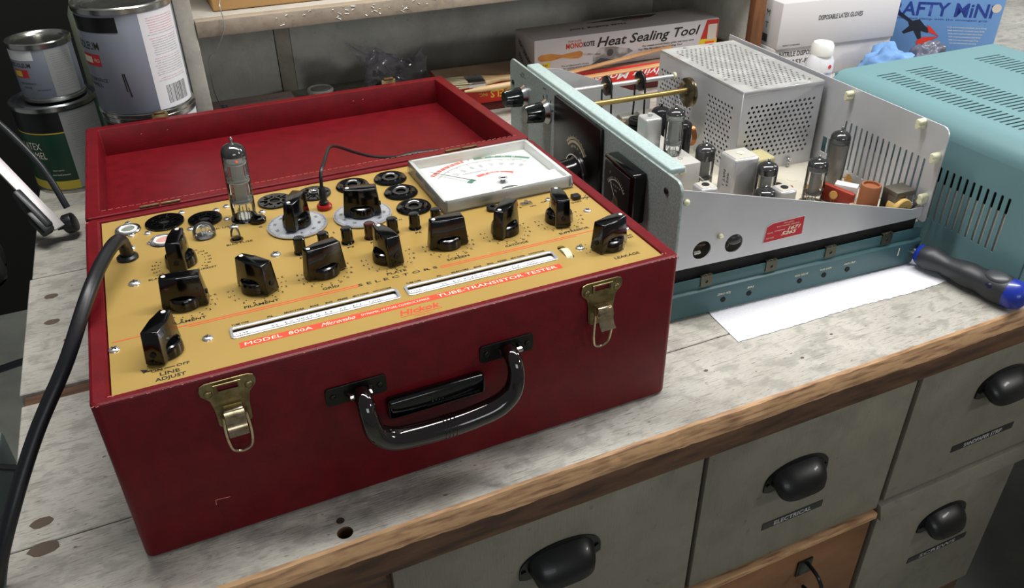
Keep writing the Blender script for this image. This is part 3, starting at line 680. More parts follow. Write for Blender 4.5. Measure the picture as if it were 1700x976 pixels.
# front furniture: two draw latches and the handle
def latch(x, lab):
    b = B()
    out = [(-0.0175, 0.0150), (-0.0165, 0.0185), (-0.0130, 0.0198), (0.0130, 0.0198), (0.0165, 0.0185), (0.0178, 0.0150), (0.0170, 0.0110), (0.0125, 0.0060), (0.0110, -0.0020), (0.0105, -0.0150), (0.0080, -0.0180), (-0.0080, -0.0180), (-0.0105, -0.0150), (-0.0110, -0.0020), (-0.0125, 0.0060), (-0.0172, 0.0110)]
    b.plate(out, [rect(-0.0062, 0.0062, 0.0118, 0.0170)], 0.0012, FR(x, -0.0010, 0.1130), bev=0.0003)
    b.plate([(-0.0085, 0.0178), (0.0085, 0.0178), (0.0085, 0.0110), (0.0066, 0.0110), (0.0066, 0.0165), (-0.0066, 0.0165), (-0.0066, 0.0110), (-0.0085, 0.0110)], [], 0.0016, FR(x, -0.0022, 0.1130), bev=0.0004)
    l_ = part('latch', b, m_brass, tt)
    each('rivet', [B().ball((x - 0.0125, -0.0016, 0.1245), 0.0028, 0.0012, 0.0028), B().ball((x + 0.0128, -0.0016, 0.1245), 0.0028, 0.0012, 0.0028)], m_brass, l_)
    b = B(); P = [(0.1125, -0.0045), (0.1120, -0.0085), (0.1080, -0.0105), (0.1030, -0.0100), (0.0990, -0.0120), (0.0965, -0.0150), (0.0975, -0.0162)]
    t = bmesh.new(); rows = []
    for z, y in P: rows.append([t.verts.new((x - 0.0062, y, z)), t.verts.new((x + 0.0062, y, z))])
    for a, c in zip(rows, rows[1:]): t.faces.new((a[0], a[1], c[1], c[0]))
    bmesh.ops.solidify(t, geom=list(t.faces), thickness=0.0012); b.add(t)
    b.box(x - 0.0062, x + 0.0062, -0.0080, -0.0012, 0.1040, 0.1130, 0.001)
    part('lever', b, m_nickel, l_, 'bright lever tongue')
    pts = [(x - 0.0072, -0.0060, 0.1065), (x - 0.0078, -0.0060, 0.0960), (x - 0.0074, -0.0052, 0.0850), (x - 0.0055, -0.0046, 0.0775), (x, -0.0042, 0.0748), (x + 0.0055, -0.0046, 0.0775), (x + 0.0074, -0.0052, 0.0850), (x + 0.0078, -0.0060, 0.0960), (x + 0.0072, -0.0060, 0.1065)]
    part('wire_loop', B().tube(catmull(pts, 6), 0.0010, 8), m_nickel, l_)
latch(0.0780, ''); latch(0.3500, '')
for cx in (0.1580, 0.2715):
    hd = part('handle_plate', B().plate(rounded(0.0430, 0.0150, 0.003), [], 0.0016, FR(cx, -0.0008, 0.0952), bev=0.0004), M('blackened_plate', (34, 34, 30), 0.35, 0.6), tt)
    each('rivet', [B().ball((cx - 0.0165, -0.002, 0.0952), 0.0022, 0.001, 0.0022), B().ball((cx + 0.0165, -0.002, 0.0952), 0.0022, 0.001, 0.0022)], MATS['blackened_plate'], hd)
    x = cx + 0.0015
    part('handle_loop', B().tube([(x - 0.0085, -0.002, 0.0955), (x - 0.0070, -0.008, 0.0965), (x + 0.0070, -0.008, 0.0965), (x + 0.0085, -0.002, 0.0955)], 0.0022, 8), M('chrome_loop', (160, 158, 154), 0.18, 1.0), hd)
m_handle = M('glossy_dark_handle', (14, 5, 5), 0.08, coat=0.8)
hp = [(0.1600, -0.006, 0.0955), (0.1600, -0.0150, 0.0945), (0.1606, -0.0200, 0.0840), (0.1640, -0.0205, 0.0700), (0.1750, -0.0198, 0.0600), (0.1930, -0.0190, 0.0560), (0.2155, -0.0188, 0.0550), (0.2370, -0.0190, 0.0562), (0.2555, -0.0198, 0.0605), (0.2670, -0.0205, 0.0705), (0.2705, -0.0200, 0.0850), (0.2705, -0.0150, 0.0955), (0.2705, -0.006, 0.0960)]
hc = catmull(hp, 7)
hndl = part('handle', B().tube(hc, [0.0062 + 0.0024 * min(1, max(0, (i - 12) / 16), max(0, 1)) * min(1, max(0, (len(hc) - 13 - i) / 16)) for i in range(len(hc))], 20), m_handle, tt, 'glossy black carrying handle')
b = B()
for k in range(4):
    x = 0.2120 + 0.0028 * k
    b.tube([(x + 0.0001 * math.cos(0), -0.0188 + 0.0087 * math.cos(a), 0.0550 + 0.0087 * math.sin(a)) for a in [2 * PI * i / 24 for i in range(24)]], 0.0005, 6, closed=True)
part('grip_ring', b, m_handle, hndl)
part('name_block', B().box(0.1770, 0.2515, -0.0080, 0.0002, 0.0645, 0.0820, 0.0030, 3).box(0.205, 0.246, -0.0086, -0.007, 0.0685, 0.0705, 0.0004), m_black, tt, 'black nameplate bar behind the handle')
# power cord leaving a grommet on the panel and falling over the left front
gr = part('cord_grommet', B().lathe([(0.0045, 0), (0.0082, 0), (0.0080, 0.0020), (0.0060, 0.0034), (0.0048, 0.0034), (0.0045, 0.001)], 24, XY(0.0300, 0.1870, ZP)), m_rubber, tt)
cp = [(0.0305, 0.1872, ZP - 0.012), (0.0305, 0.1872, ZP + 0.006), (0.0295, 0.1830, ZP + 0.0175), (0.0255, 0.1700, ZP + 0.0230), (0.0160, 0.1450, ZP + 0.0220), (0.0040, 0.1090, ZP + 0.0160), (-0.0160, 0.0750, 0.1250), (-0.0437, 0.0526, 0.0900), (-0.0690, 0.0304, 0.0500), (-0.0880, 0.0180, 0.0120), (-0.1050, 0.0100, -0.0400), (-0.1150, 0.0050, -0.2500), (-0.14, 0.02, -0.60), (-0.20, 0.06, -0.812)]
part('power_cord', B().tube(catmull(cp, 8), 0.0050, 14), m_rubber, tt)

# ------------------------------------------------------------------ vacuum tubes
def vacuum_tube(name, r, h, parent=None, label=None, cat=None, loc=(0, 0, 0), tilt=(0, 0, 0), getter=0.25, dark=False, glow=False, group=None):
    """miniature glass tube: envelope, silvered top, mica discs, plate, pins"""
    prof = [(0, 0.0010), (r * 0.9, 0.0010), (r, 0.0030), (r, h * 0.80), (r * 0.97, h * 0.835), (r * 0.84, h * 0.875), (r * 0.56, h * 0.905), (r * 0.26, h * 0.918), (r * 0.11, h * 0.93), (r * 0.13, h * 0.955), (r * 0.15, h * 0.970), (r * 0.09, h * 0.988), (0, h)]
    if parent is None:
        root = thing(name, label, cat, loc, 0, group)
        root.rotation_euler = tilt
    else:
        root = part(name, B().lathe(prof, 24), m_glass if not dark else glassy('smoked_glass', (70, 70, 74), 0.25), parent, label, loc=loc, rot=tilt, smooth=60)
    if parent is None: part('glass_envelope', B().lathe(prof, 28), m_glass, root, smooth=60)
    g0 = 1.0 - getter
    k = 0.965
    gp = [(r * k, h * max(g0, 0.55)), (r * k, h * 0.80), (r * 0.94, h * 0.832), (r * 0.81, h * 0.870), (r * 0.54, h * 0.899), (0, h * 0.912)]
    if g0 > 0.79: gp = [(r * 0.97 * k, h * 0.80)] + gp[2:]
    mg = M('getter_silver', (92, 88, 88), 0.10, 1.0)
    t = B().lathe(gp, 24)
    part('getter', t, mg, root, smooth=60)
    part('seal_tip', B().lathe([(r * 0.20, h * 0.914), (r * 0.10, h * 0.928), (r * 0.13, h * 0.955), (r * 0.15, h * 0.970), (r * 0.08, h * 0.990), (0, h)], 14), M('bright_glass_tip', (170, 168, 168), 0.08, 0.8), root, smooth=60)
    pr = r * 0.52
    part('plate_electrode', B().box(-pr, pr, -pr * 0.62, pr * 0.62, h * 0.22, h * 0.66, r * 0.12).cyl((-pr * 1.3, 0, h * 0.15), (-pr * 1.3, 0, h * 0.72), r * 0.05, seg=6).cyl((pr * 1.3, 0, h * 0.15), (pr * 1.3, 0, h * 0.72), r * 0.05, seg=6)
         .cyl((-pr * 0.5, pr * .5, 0.004), (-pr * 0.5, 0, h * 0.22), r * 0.05, seg=6).cyl((pr * 0.5, -pr * .5, 0.004), (pr * 0.5, 0, h * 0.22), r * 0.05, seg=6), M('grey_electrode', (156, 156, 150), 0.5, 0.15), root)
    part('mica_spacer', B().lathe([(0, h * 0.68), (r * 0.9, h * 0.68), (r * 0.9, h * 0.697), (0, h * 0.697)], 14).lathe([(0, h * 0.205), (r * 0.9, h * 0.205), (r * 0.9, h * 0.222), (0, h * 0.222)], 14), M('mica', (222, 222, 214), 0.4), root)
    if glow:
        part('heater_glow', B().ball((0.0012, -pr * 0.3, h * 0.705), 0.0009), M('heater_orange', (255, 90, 40), 0.5, emit=((255, 80, 36), 0.8)), root)
        part('mica_spacer', B().lathe([(0, h * 0.46), (r * 0.93, h * 0.46), (r * 0.93, h * 0.475), (0, h * 0.475)], 14), M('mica', (222, 222, 214), 0.4), root)
    b = B()
    for i in range(7):
        a = 2 * PI * i / 8; b.cyl((r * 0.5 * math.cos(a), r * 0.5 * math.sin(a), -0.0002), (r * 0.45 * math.cos(a), r * 0.45 * math.sin(a), h * 0.10), 0.0004, seg=6)
    part('pin', b, m_steel, root)
    return root
vacuum_tube('vacuum_tube', 0.0100, 0.0715, None, 'tall clear glass vacuum tube standing in a tester socket', 'vacuum tube', (0.1248, 0.2172, ZP + 0.0018), (0.0, math.radians(1.6), 0), 0.22, glow=True)
# test lead: plug in the red jack, cable arching back into the lid
tl = thing('test_lead', 'thin black test lead plugged into the red jack, its probe lying in the red lid', 'test lead', (0.1910, 0.2056, ZP + 0.0042))
o = Vector((0.1910, 0.2056, ZP + 0.0042))
part('plug', B().lathe([(0, 0.0), (0.0040, 0.0), (0.0040, 0.0025), (0.0031, 0.0035), (0.0036, 0.0085), (0.0030, 0.0125), (0.0022, 0.0160), (0, 0.0162)], 18), m_blackmat, tl)
lp = [(0.1910, 0.2056, 0.1540), (0.1925, 0.2080, 0.1660), (0.1985, 0.2200, 0.1700), (0.2090, 0.2480, 0.1700), (0.2168, 0.2664, 0.1650), (0.2270, 0.2830, 0.1560), (0.2455, 0.3031, 0.1400), (0.2620, 0.3170, 0.1280), (0.2775, 0.3265, 0.1200), (0.2900, 0.3340, 0.1150), (0.3010, 0.3380, 0.1120)]
part('cable', B().tube([Vector(p) - o for p in catmull(lp, 8)], 0.0015, 10), m_rubber, tl)
part('probe', B().tube([Vector(p) - o for p in ((0.3000, 0.3378, 0.1118), (0.308, 0.3386, 0.1113), (0.318, 0.3390, 0.1110), (0.345, 0.3385, 0.1095), (0.353, 0.3380, 0.1075))], [0.0020, 0.0034, 0.0038, 0.0034, 0.0010], 14), m_blackmat, tl)
# ------------------------------------------------------------------ radio chassis (own frame: u along its side, v towards the back)
rad = thing('radio_chassis', 'open aluminium radio chassis with pale green front panel, vacuum tubes and perforated cage', 'radio chassis', (0.4921, 0.0848, 0), math.radians(-3.23))
m_panelgreen = M('pale_green_hammertone', (158, 172, 168), 0.42, 0.10, noise=(420, (138, 152, 148), 0.40, 0.62), bump=(420, 0.20, 0.0004))
m_teal = M('teal_enamel', (58, 92, 96), 0.42, 0.0, bump=(500, 0.15, 0.0004))
m_nylon = M('nylon', (214, 212, 180), 0.4)
FU = lambda u, v, z: frame((u, v, z), (0, -1, 0), (0, 0, 1))       # faces -u (towards the front panel's viewer)
SV = FR                                                            # faces -v
# front panel
b = B().plate(rounded(0.4145, 0.098, 0.010, 0, 0), [], 0.0030, FU(-0.0125, 0.2062, 0.1000), bev=0.0004)
fp = part('front_panel', b, m_panelgreen, rad)
part('top_flange', B().box(-0.0115, 0.0050, 0.0230, 0.3640, 0.1470, 0.1530, 0.0018, 3), M('pale_green_flange', (172, 190, 188), 0.38, 0.1, noise=(420, (160, 178, 176), 0.40, 0.62)), fp, 'pale top flange')
for v, z in ((0.0222, 0.1327), (0.4025, 0.1197)): part('panel_screw', B().ball((-0.0148, v, z), 0.0012, 0.0034, 0.0034), m_blackmat, fp)
b = B().text('ANTENNA', FU(-0.0141, 0.3700, 0.1400), 0.0022, 0.011).text('PRESELECTOR', FU(-0.0141, 0.3700, 0.1365), 0.0022, 0.018).text('BAND', FU(-0.0141, 0.3010, 0.1420), 0.0022, 0.008)
for k in range(5):
    a = math.radians(20 + 35 * k); b.box(0.0160, 0.0200, -0.0008, 0.0008, 0, 0.0002, Mx=FU(-0.0141, 0.2945, 0.1167) @ Matrix.Rotation(a, 4, 'Z'))
part('panel_lettering', b, m_ink, fp, smooth=0)
for v, z in ((0.3625, 0.1136), (0.2945, 0.1167)):
    rz = Matrix.Translation((-0.0142, v, z)) @ Matrix.Rotation(-PI / 2, 4, 'Y')
    k = B()
    n = 28; t = bmesh.new(); rows = []
    for zz, r, fl in ((0.006, 0.0112, 0.4), (0.008, 0.0118, 1), (0.026, 0.0100, 1), (0.028, 0.0092, 0.3)):
        rows.append([t.verts.new(((r + fl * 0.0005 * (1 if i % 2 else -1)) * math.cos(2 * PI * i / n), (r + fl * 0.0005 * (1 if i % 2 else -1)) * math.sin(2 * PI * i / n), zz)) for i in range(n)])
    for a, c in zip(rows, rows[1:]):
        for i in range(n): t.faces.new((a[i], a[(i + 1) % n], c[(i + 1) % n], c[i]))
    t.faces.new(rows[0][::-1]); t.faces.new(rows[-1])
    k.add(t, rz)
    kb_ = part('control_knob', k, M('dark_green_black', (10, 16, 15), 0.15, coat=0.5), rad, smooth=25)
    part('knob_skirt', B().lathe([(0, 0), (0.0150, 0), (0.0150, 0.0015), (0.0125, 0.0050), (0.0118, 0.0065), (0, 0.0066)], 30, rz), m_steel, kb_, 'silver skirt')
# dial escutcheon
es = part('dial_escutcheon', B().box(-0.0190, -0.0140, 0.1475, 0.2640, 0.0600, 0.1470, 0.0015), M('gloss_black_panel', (7, 8, 9), 0.32), rad)
ws = B(); cu_, cz_ = 0.2020, 0.0850
for i in range(40):
    a = math.radians(42 + 96 * i / 39); l = 0.0045 if i % 5 == 0 else 0.0028
    ws.box(0.0300, 0.0300 + l, -0.00025, 0.00025, 0, 0.0002, Mx=FU(-0.0191, cu_, cz_) @ Matrix.Rotation(a, 4, 'Z'))
t = bmesh.new(); pv = None
for i in range(25):
    a = math.radians(42 + 96 * i / 24); q = [t.verts.new((-0.0193, cu_ - r * math.cos(a), cz_ + r * math.sin(a))) for r in (0.0262, 0.0292)]
    if pv: t.faces.new((pv[0], pv[1], q[1], q[0]))
    pv = q
ws.add(t)
part('dial_scale', ws, M('dial_cream', (196, 192, 160), 0.5), es, smooth=0)
b = B()
for txt, a in (('0', 62), ('50', 80), ('100', 98), ('150', 116)): b.text(txt, FU(-0.0191, cu_, cz_) @ Matrix.Rotation(math.radians(a - 90), 4, 'Z') @ Matrix.Translation((0, 0.0225, 0)), 0.0028)
part('dial_numbers', b, m_whiteink, es, smooth=0)
rz = Matrix.Translation((-0.019, 0.2020, 0.0750)) @ Matrix.Rotation(-PI / 2, 4, 'Y')
tk = part('tuning_knob', B().lathe([(0, 0), (0.0225, 0), (0.0225, 0.002), (0.0190, 0.006), (0.0170, 0.0240), (0, 0.0245)], 40, rz), m_black, rad)
part('knob_rim', B().lathe([(0.0226, 0.0002), (0.0240, 0.0004), (0.0240, 0.0022), (0.0226, 0.0024)], 44, rz), m_steel, tk, 'silver rim')
# panel meter
pm_ = part('panel_meter', B().box(-0.0300, -0.0140, 0.0560, 0.1160, 0.0830, 0.1360, 0.0030, 3), m_black, rad)
part('meter_window', B().box(-0.0308, -0.0298, 0.0610, 0.1110, 0.0900, 0.1310, 0.0003), M('meter_face_black', (12, 12, 12), 0.6), pm_)
ws = B(); t = bmesh.new(); pv = None
for i in range(17):
    a = math.radians(38 + 104 * i / 16); q = [t.verts.new((-0.0310, 0.0860 - r * math.cos(a), 0.0985 + r * math.sin(a))) for r in (0.0195, 0.0205)]
    if pv: t.faces.new((pv[0], pv[1], q[1], q[0]))
    pv = q
ws.add(t)
for i in range(14):
    a = math.radians(40 + 100 * i / 13); ws.box(0.0205, 0.0232, -0.0002, 0.0002, 0, 0.0001, Mx=FU(-0.0310, 0.0860, 0.0985) @ Matrix.Rotation(a, 4, 'Z'))
ws.box(0.003, 0.0215, -0.0003, 0.0003, 0.0001, 0.0003, Mx=FU(-0.0310, 0.0860, 0.0985) @ Matrix.Rotation(math.radians(128), 4, 'Z'))
ws.text('S', FU(-0.0310, 0.0990, 0.1230), 0.0028).text('1 3 5 7 9', FU(-0.0310, 0.0860, 0.1130), 0.0018, 0.018).text('UNITS', FU(-0.0310, 0.0860, 0.1080), 0.0016)
part('meter_scale', ws, M('meter_white', (190, 188, 176), 0.5), pm_, smooth=0)
part('meter_movement', B().cyl((-0.0312, 0.0860, 0.0960), (-0.0306, 0.0860, 0.0960), 0.0055, seg=16).box(-0.0311, -0.0306, 0.0780, 0.0940, 0.0925, 0.0945), m_brass, pm_)
# near side plate (a sloping trapezoid) with two inspection holes
sp_out = [(-0.0110, 0.0555), (0.0600, 0.0548), (0.2740, 0.0535), (0.2890, 0.0545), (0.2890, 0.0660), (0.2740, 0.0655), (-0.0110, 0.1400)]
holes = [ring(0.0203, 0.0722, 0.0098, 28), ring(0.0556, 0.0722, 0.0098, 28)]
sp = part('side_plate', B().plate(sp_out, holes, 0.0013, SV(0, 0.0065, 0)), m_alu, rad)
each('plate_screw', [B().ball((0.0385, 0.0050, 0.0836), 0.0030, 0.0025, 0.0030).box(0.0365, 0.0405, 0.0020, 0.0045, 0.0832, 0.0840), B().ball((-0.0030, 0.0050, 0.1268), 0.0032, 0.0025, 0.0032)], m_nylon, sp)
stk = [(0.0900, 0.0655), (0.1350, 0.0667), (0.1345, 0.0860), (0.1180, 0.0855), (0.0980, 0.0850), (0.0915, 0.0820)]
part('sticker_border', B().plate([(0.0895, 0.0650), (0.1356, 0.0660), (0.1352, 0.0868), (0.1180, 0.0860), (0.0975, 0.0857), (0.0908, 0.0822)], [], 0.0002, SV(0, 0.0056, 0)), m_paper, sp, smooth=0)
st = part('service_sticker', B().plate(stk, [], 0.0002, SV(0, 0.0054, 0)), M('sticker_red', (186, 26, 44), 0.5), sp, 'red service sticker', smooth=0)
b = B().text('ALLIED', SV(0.1160, 0.0053, 0.0832), 0.0012, 0.012).text('ELECTRONIC SERVICE', SV(0.1160, 0.0053, 0.0805), 0.0013, 0.026).text('DATE', SV(0.0960, 0.0053, 0.0752), 0.0013, 0.006).text('SERVICED', SV(0.0970, 0.0053, 0.0695), 0.0013, 0.009)
b.box(0.1010, 0.1130, 0.0050, 0.0053, 0.0760, 0.0762)
b.text('1671', SV(0.1240, 0.0053, 0.0765), 0.0036, 0.015, shear=0.3, bold=0.03).text('5265', SV(0.1185, 0.0053, 0.0718), 0.0036, 0.018, shear=0.3, bold=0.03)
part('sticker_print', b, m_whiteink, sp, smooth=0)
# things seen through the two holes
m_carbon = M('dark_knob_grey', (40, 42, 44), 0.35)
part('trimmer_disc', B().cyl((0.0205, 0.0140, 0.0780), (0.0205, 0.0200, 0.0780), 0.0098, seg=24).tube([(0.0130, 0.0120, 0.0745), (0.0280, 0.0120, 0.0735)], 0.0006, 6), M('rusty_metal', (88, 74, 62), 0.6, 0.6, noise=(500, (34, 28, 24), 0.4, 0.6)), rad)
part('resistor', B().cyl((0.0150, 0.0110, 0.0675), (0.0220, 0.0110, 0.0675), 0.0016, seg=10).cyl((0.0162, 0.0110, 0.0675), (0.0172, 0.0110, 0.0675), 0.0019, seg=10).cyl((0.0190, 0.0110, 0.0675), (0.0198, 0.0110, 0.0675), 0.0019, seg=10), m_steel, rad)
part('hole_shade_block', B().box(0.002, 0.080, 0.024, 0.058, 0.0505, 0.0880, 0.002), m_dark, rad)  # black block added behind the holes to imitate the shade inside
part('oval_knob', B().ball((0.0590, 0.0100, 0.0755), 0.0088, 0.0050, 0.0068).cyl((0.0520, 0.012, 0.066), (0.056, 0.012, 0.074), 0.0014, seg=8), m_carbon, rad)
# bottom case with folded lip
b = B()
b.hexa([(-0.0110, 0.0, 0.0030), (0.2880, 0.0, 0.0030), (0.2880, 0.004, 0.0), (-0.0110, 0.004, 0.0)], [(-0.0110, -0.0005, 0.0290), (0.2940, -0.0005, 0.0290), (0.2940, 0.0040, 0.0310), (-0.0110, 0.0040, 0.0310)], 0.0008)
b.box(-0.0110, 0.2930, 0.0032, 0.0044, 0.0300, 0.0432, 0.0003)
b.box(-0.0110, 0.2860, 0.003, 0.3800, 0.0, 0.0020, 0.0005)
b.box(-0.0110, -0.0095, 0.003, 0.3800, 0.0, 0.0432); b.box(-0.0110, 0.2930, 0.3760, 0.3800, 0.0, 0.0432); b.box(0.2865, 0.2880, 0.004, 0.3800, 0.0, 0.028)
bc = part('bottom_case', b, m_teal, rad, 'teal bottom case')
for u in (0.0480, 0.0782, 0.1391, 0.1693, 0.1990): part('adjustment_hole', B().cyl((u, -0.0009, 0.0142), (u, 0.0004, 0.0142), 0.0028, seg=16), m_dark, bc)
part('gap_backing', B().box(-0.0090, 0.2850, 0.0070, 0.0080, 0.0030, 0.0560), m_dark, bc)  # thin dark sheet behind the gap above the bottom case
b = B()
for u, s_, w in ((0.0480, 'ZERO ADJ', 0.0150), (0.0790, 'BIAS', 0.0075), (0.1400, 'VOX DELAY', 0.0165), (0.1700, 'VOX GAIN', 0.0140), (0.2000, 'ANTI-TRIP', 0.0150)): b.text(s_, SV(u, -0.0006, 0.0215), 0.0022, w, shear=0.2)
b.box(0.2640, 0.2650, -0.0008, -0.0004, 0.0160, 0.0250)
part('case_lettering', b, m_whiteink, bc, smooth=0)
m_clip = M('spring_clip_steel', (84, 82, 70), 0.4, 0.9)
for u in (0.0277, 0.1022, 0.1742, 0.2463):
    b = B().plate(rounded(0.0130, 0.0120, 0.0008), [ring(0, -0.0005, 0.0017, 10)], 0.0008, SV(u, 0.0025, 0.0388)).box(u - 0.0065, u + 0.0065, 0.0020, 0.0065, 0.0440, 0.0450, 0.0003)
    b.tube([(u - 0.0055, 0.0025, 0.0452), (u - 0.002, 0.0020, 0.0468), (u, 0.002, 0.0456), (u + 0.002, 0.0020, 0.0468), (u + 0.0055, 0.0025, 0.0452)], 0.0006, 6)
    c_ = part('spring_clip', b, m_clip, bc)
# underside wiring glimpsed in the gap
b = B(); rnd = random.Random(11)
for k in range(60):
    u = 0.005 + 0.27 * k / 60; z = rnd.uniform(0.042, 0.052)
    b.tube(catmull([(u, 0.010, z), (u + 0.004, 0.0085, z + 0.003), (u + 0.009, 0.010, z - 0.002)], 3), rnd.uniform(0.0004, 0.0012), 6)
part('wiring', b, M('tinned_wire', (96, 92, 80), 0.3, 0.8), rad)
# deck
m_deck = M('chassis_deck_metal', (206, 200, 182), 0.45, 0.2, noise=(14, (216, 210, 194), 0.3, 0.7))
part('deck', B().box(-0.010, 0.2885, 0.0073, 0.3760, 0.0480, 0.0500).plate(ring(0.232, 0.142, 0.006, 16), [], 0.0004, Matrix.Translation((0, 0, 0.0502))), m_deck, rad)
part('deck_hole', B().cyl((0.2080, 0.1370, 0.0499), (0.2080, 0.1370, 0.0504), 0.0055, seg=20), m_dark, rad)
# rear plate with ventilation slots and cable cut-out
SL = []
for k in range(15):
    v = 0.1365 - 0.0083 * k; SL.append(rounded(0.0026, 0.055, 0.0012, -(v - 0.190), 0.0870, 2))
SL.append(rect(-(0.1690 - 0.190), -(0.1610 - 0.190), 0.0660, 0.0850)); SL.append(rect(-(0.1585 - 0.190), -(0.1530 - 0.190), 0.0660, 0.0850))
out = [(-0.188, 0.0500), (0.188, 0.0500), (0.190, 0.0520), (0.190, 0.1440), (0.1893, 0.1474), (0.1875, 0.1503), (0.1845, 0.1523), (0.1810, 0.1530), (-0.188, 0.1530)]
rp = part('rear_plate', B().plate(out, SL, 0.0014, FU(0.2900, 0.190, 0)), m_alu, rad)
for v, z in ((0.1365, 0.1445), (0.0325, 0.1478), (0.0050, 0.1215), (0.0060, 0.0760)):
    b = B()
    b.cyl((0.2800, v, z + 0.0022), (0.2895, v, z + 0.0022), 0.0034, seg=12, bev=0.001).cyl((0.2800, v, z - 0.0022), (0.2895, v, z - 0.0022), 0.0034, seg=12, bev=0.001).box(0.2850, 0.2895, v - 0.003, v + 0.003, z - 0.003, z + 0.003)
    part('nylon_spacer', b, m_nylon, rp)
# perforated cage
def hexholes(x0, x1, y0, y1, p, r, skip=None, n=8):
    H_ = []; j = 0; y = y0
    while y <= y1:
        x = x0 + (p / 2 if j % 2 else 0)
        while x <= x1:
            if not skip or not skip(x, y): H_.append(ring(x, y, r, n))
            x += p
        y += p * 0.866; j += 1
    return H_
cu0, cu1, cv0, cv1, cz0, cz1 = 0.1740, 0.2835, 0.1780, 0.3600, 0.0500, 0.1500
nearf = B().plate(rect(cu0, cu1, cz0, cz1), hexholes(cu0 + 0.0105, cu1 - 0.0085, cz0 + 0.018, cz1 - 0.014, 0.00655, 0.0018), 0.0009, SV(0, cv0, 0))
cage = part('perforated_cage', nearf, m_alu, rad, smooth=0)
leftf = B().plate([(-cv0, cz0), (-cv1, cz0), (-cv1, cz1), (-cv0, cz1)], hexholes(-cv1 + 0.008, -cv0 - 0.017, cz0 + 0.006, cz1 - 0.022, 0.0068, 0.0019, lambda x, y: -0.278 < x < -0.246), 0.0009, FU(cu0, 0, 0))
part('cage_side', leftf, m_alu, cage, smooth=0)
def tri(x, y): return not (0.012 < (x - cu0) < 0.100 and 0.010 < (y - cv0) < 0.172 and (x - cu0) + 0.25 * (y - cv0) > 0.024 and (x - cu0) - 0.9 * (cv1 - y) < 0.082)
topf = B().plate(rect(cu0, cu1, cv0, cv1), hexholes(cu0 + 0.012, cu1 - 0.010, cv0 + 0.012, cv1 - 0.010, 0.0066, 0.0017, tri, 6), 0.0009, Matrix.Translation((0, 0, cz1)))
m_cagetop = M('dusty_aluminium', (186, 186, 184), 0.45, 0.6, noise=(34, (214, 214, 212), 0.45, 0.7))
part('cage_top', topf, m_cagetop, cage, smooth=0)
part('cage_rear', B().box(cu0, cu1, cv1 - 0.001, cv1, cz0, cz1).box(cu1 - 0.001, cu1, cv0, cv1, cz0, cz1).box(cu0 - 0.0008, cu0 + 0.0004, cv0, cv1, cz1 - 0.0022, cz1 + 0.0006, 0.0003).box(cu0, cu1, cv0 - 0.0012, cv0, cz1 - 0.0040, cz1 + 0.0004, 0.0005), m_aluhi, cage, 'folded seam edges')
for u, v in ((0.1860, 0.330), (0.1850, 0.260), (0.1800, 0.222), (0.1950, 0.1850), (0.268, 0.1840), (0.2050, 0.353), (0.2450, 0.353)): part('cage_screw', B().ball((u, v, cz1 + 0.0008), 0.0026, 0.0026, 0.0014, 10, 6), m_screw, cage)
b = B().cyl((0.252, cv0 - 0.004, 0.0590), (0.252, cv0 - 0.001, 0.0590), 0.0022, seg=10)
for k in range(3): b.ball((0.2485, 0.1735, 0.0535 + 0.0035 * k), 0.0020, 0.0020, 0.0014, 10, 6)
part('terminal_post', b, m_steel, rad)
part('cage_interior', B().box(0.196, 0.262, 0.215, 0.330, 0.0505, 0.118, 0.004).cyl((0.225, 0.200, 0.0505), (0.225, 0.200, 0.105), 0.013, seg=20), M('dark_transmitter_parts', (40, 38, 34), 0.6), rad)
# shafts, pulleys, belts
part('silver_shaft', B().cyl((-0.010, 0.3130, 0.1305), (0.1680, 0.3130, 0.1305), 0.0029, seg=14), m_aluhi, rad)
part('shaft_bushing', B().cyl((0.1660, 0.3130, 0.1305), (0.1690, 0.3130, 0.1305), 0.0048, seg=14), m_nylon, rad)
part('brass_shaft', B().cyl((-0.010, 0.2600, 0.1305), (0.1520, 0.2600, 0.1305), 0.0033, seg=14), M('yellow_brass', (158, 138, 88), 0.36, 0.9), rad)
ax = Matrix.Rotation(PI / 2, 4, 'Y')
part('drive_disc', B().lathe([(0, 0), (0.0060, 0), (0.0060, 0.004), (0.0155, 0.0055), (0.0175, 0.0065), (0.0160, 0.0080), (0.0175, 0.0095), (0.0175, 0.0110), (0, 0.0110)], 36, Matrix.Translation((0.1480, 0.2620, 0.1270)) @ ax), M('dull_brass_disc', (120, 110, 92), 0.28, 1.0), rad)
for u in (0.0735, 0.1195):
    p = part('pulley', B().lathe([(0, 0), (0.0105, 0), (0.0120, 0.0008), (0.0098, 0.0025), (0.0120, 0.0042), (0.0105, 0.0050), (0, 0.0050)], 30, Matrix.Translation((u - 0.0025, 0.3130, 0.1305)) @ ax), M('dark_pulley', (44, 38, 34), 0.25, 0.6), rad)
    part('pulley_hub', B().cyl((u - 0.0055, 0.3130, 0.1305), (u + 0.0045, 0.3130, 0.1305), 0.0045, seg=12), m_brass, p)
    part('drive_belt', B().tube(catmull([(u, 0.3245, 0.1310), (u, 0.3130, 0.1420), (u, 0.3015, 0.1310), (u, 0.2990, 0.1000), (u, 0.2980, 0.0600), (u, 0.3260, 0.0600), (u, 0.3250, 0.1000)], 4, True), 0.0012, 8, closed=True), m_rubber, rad)
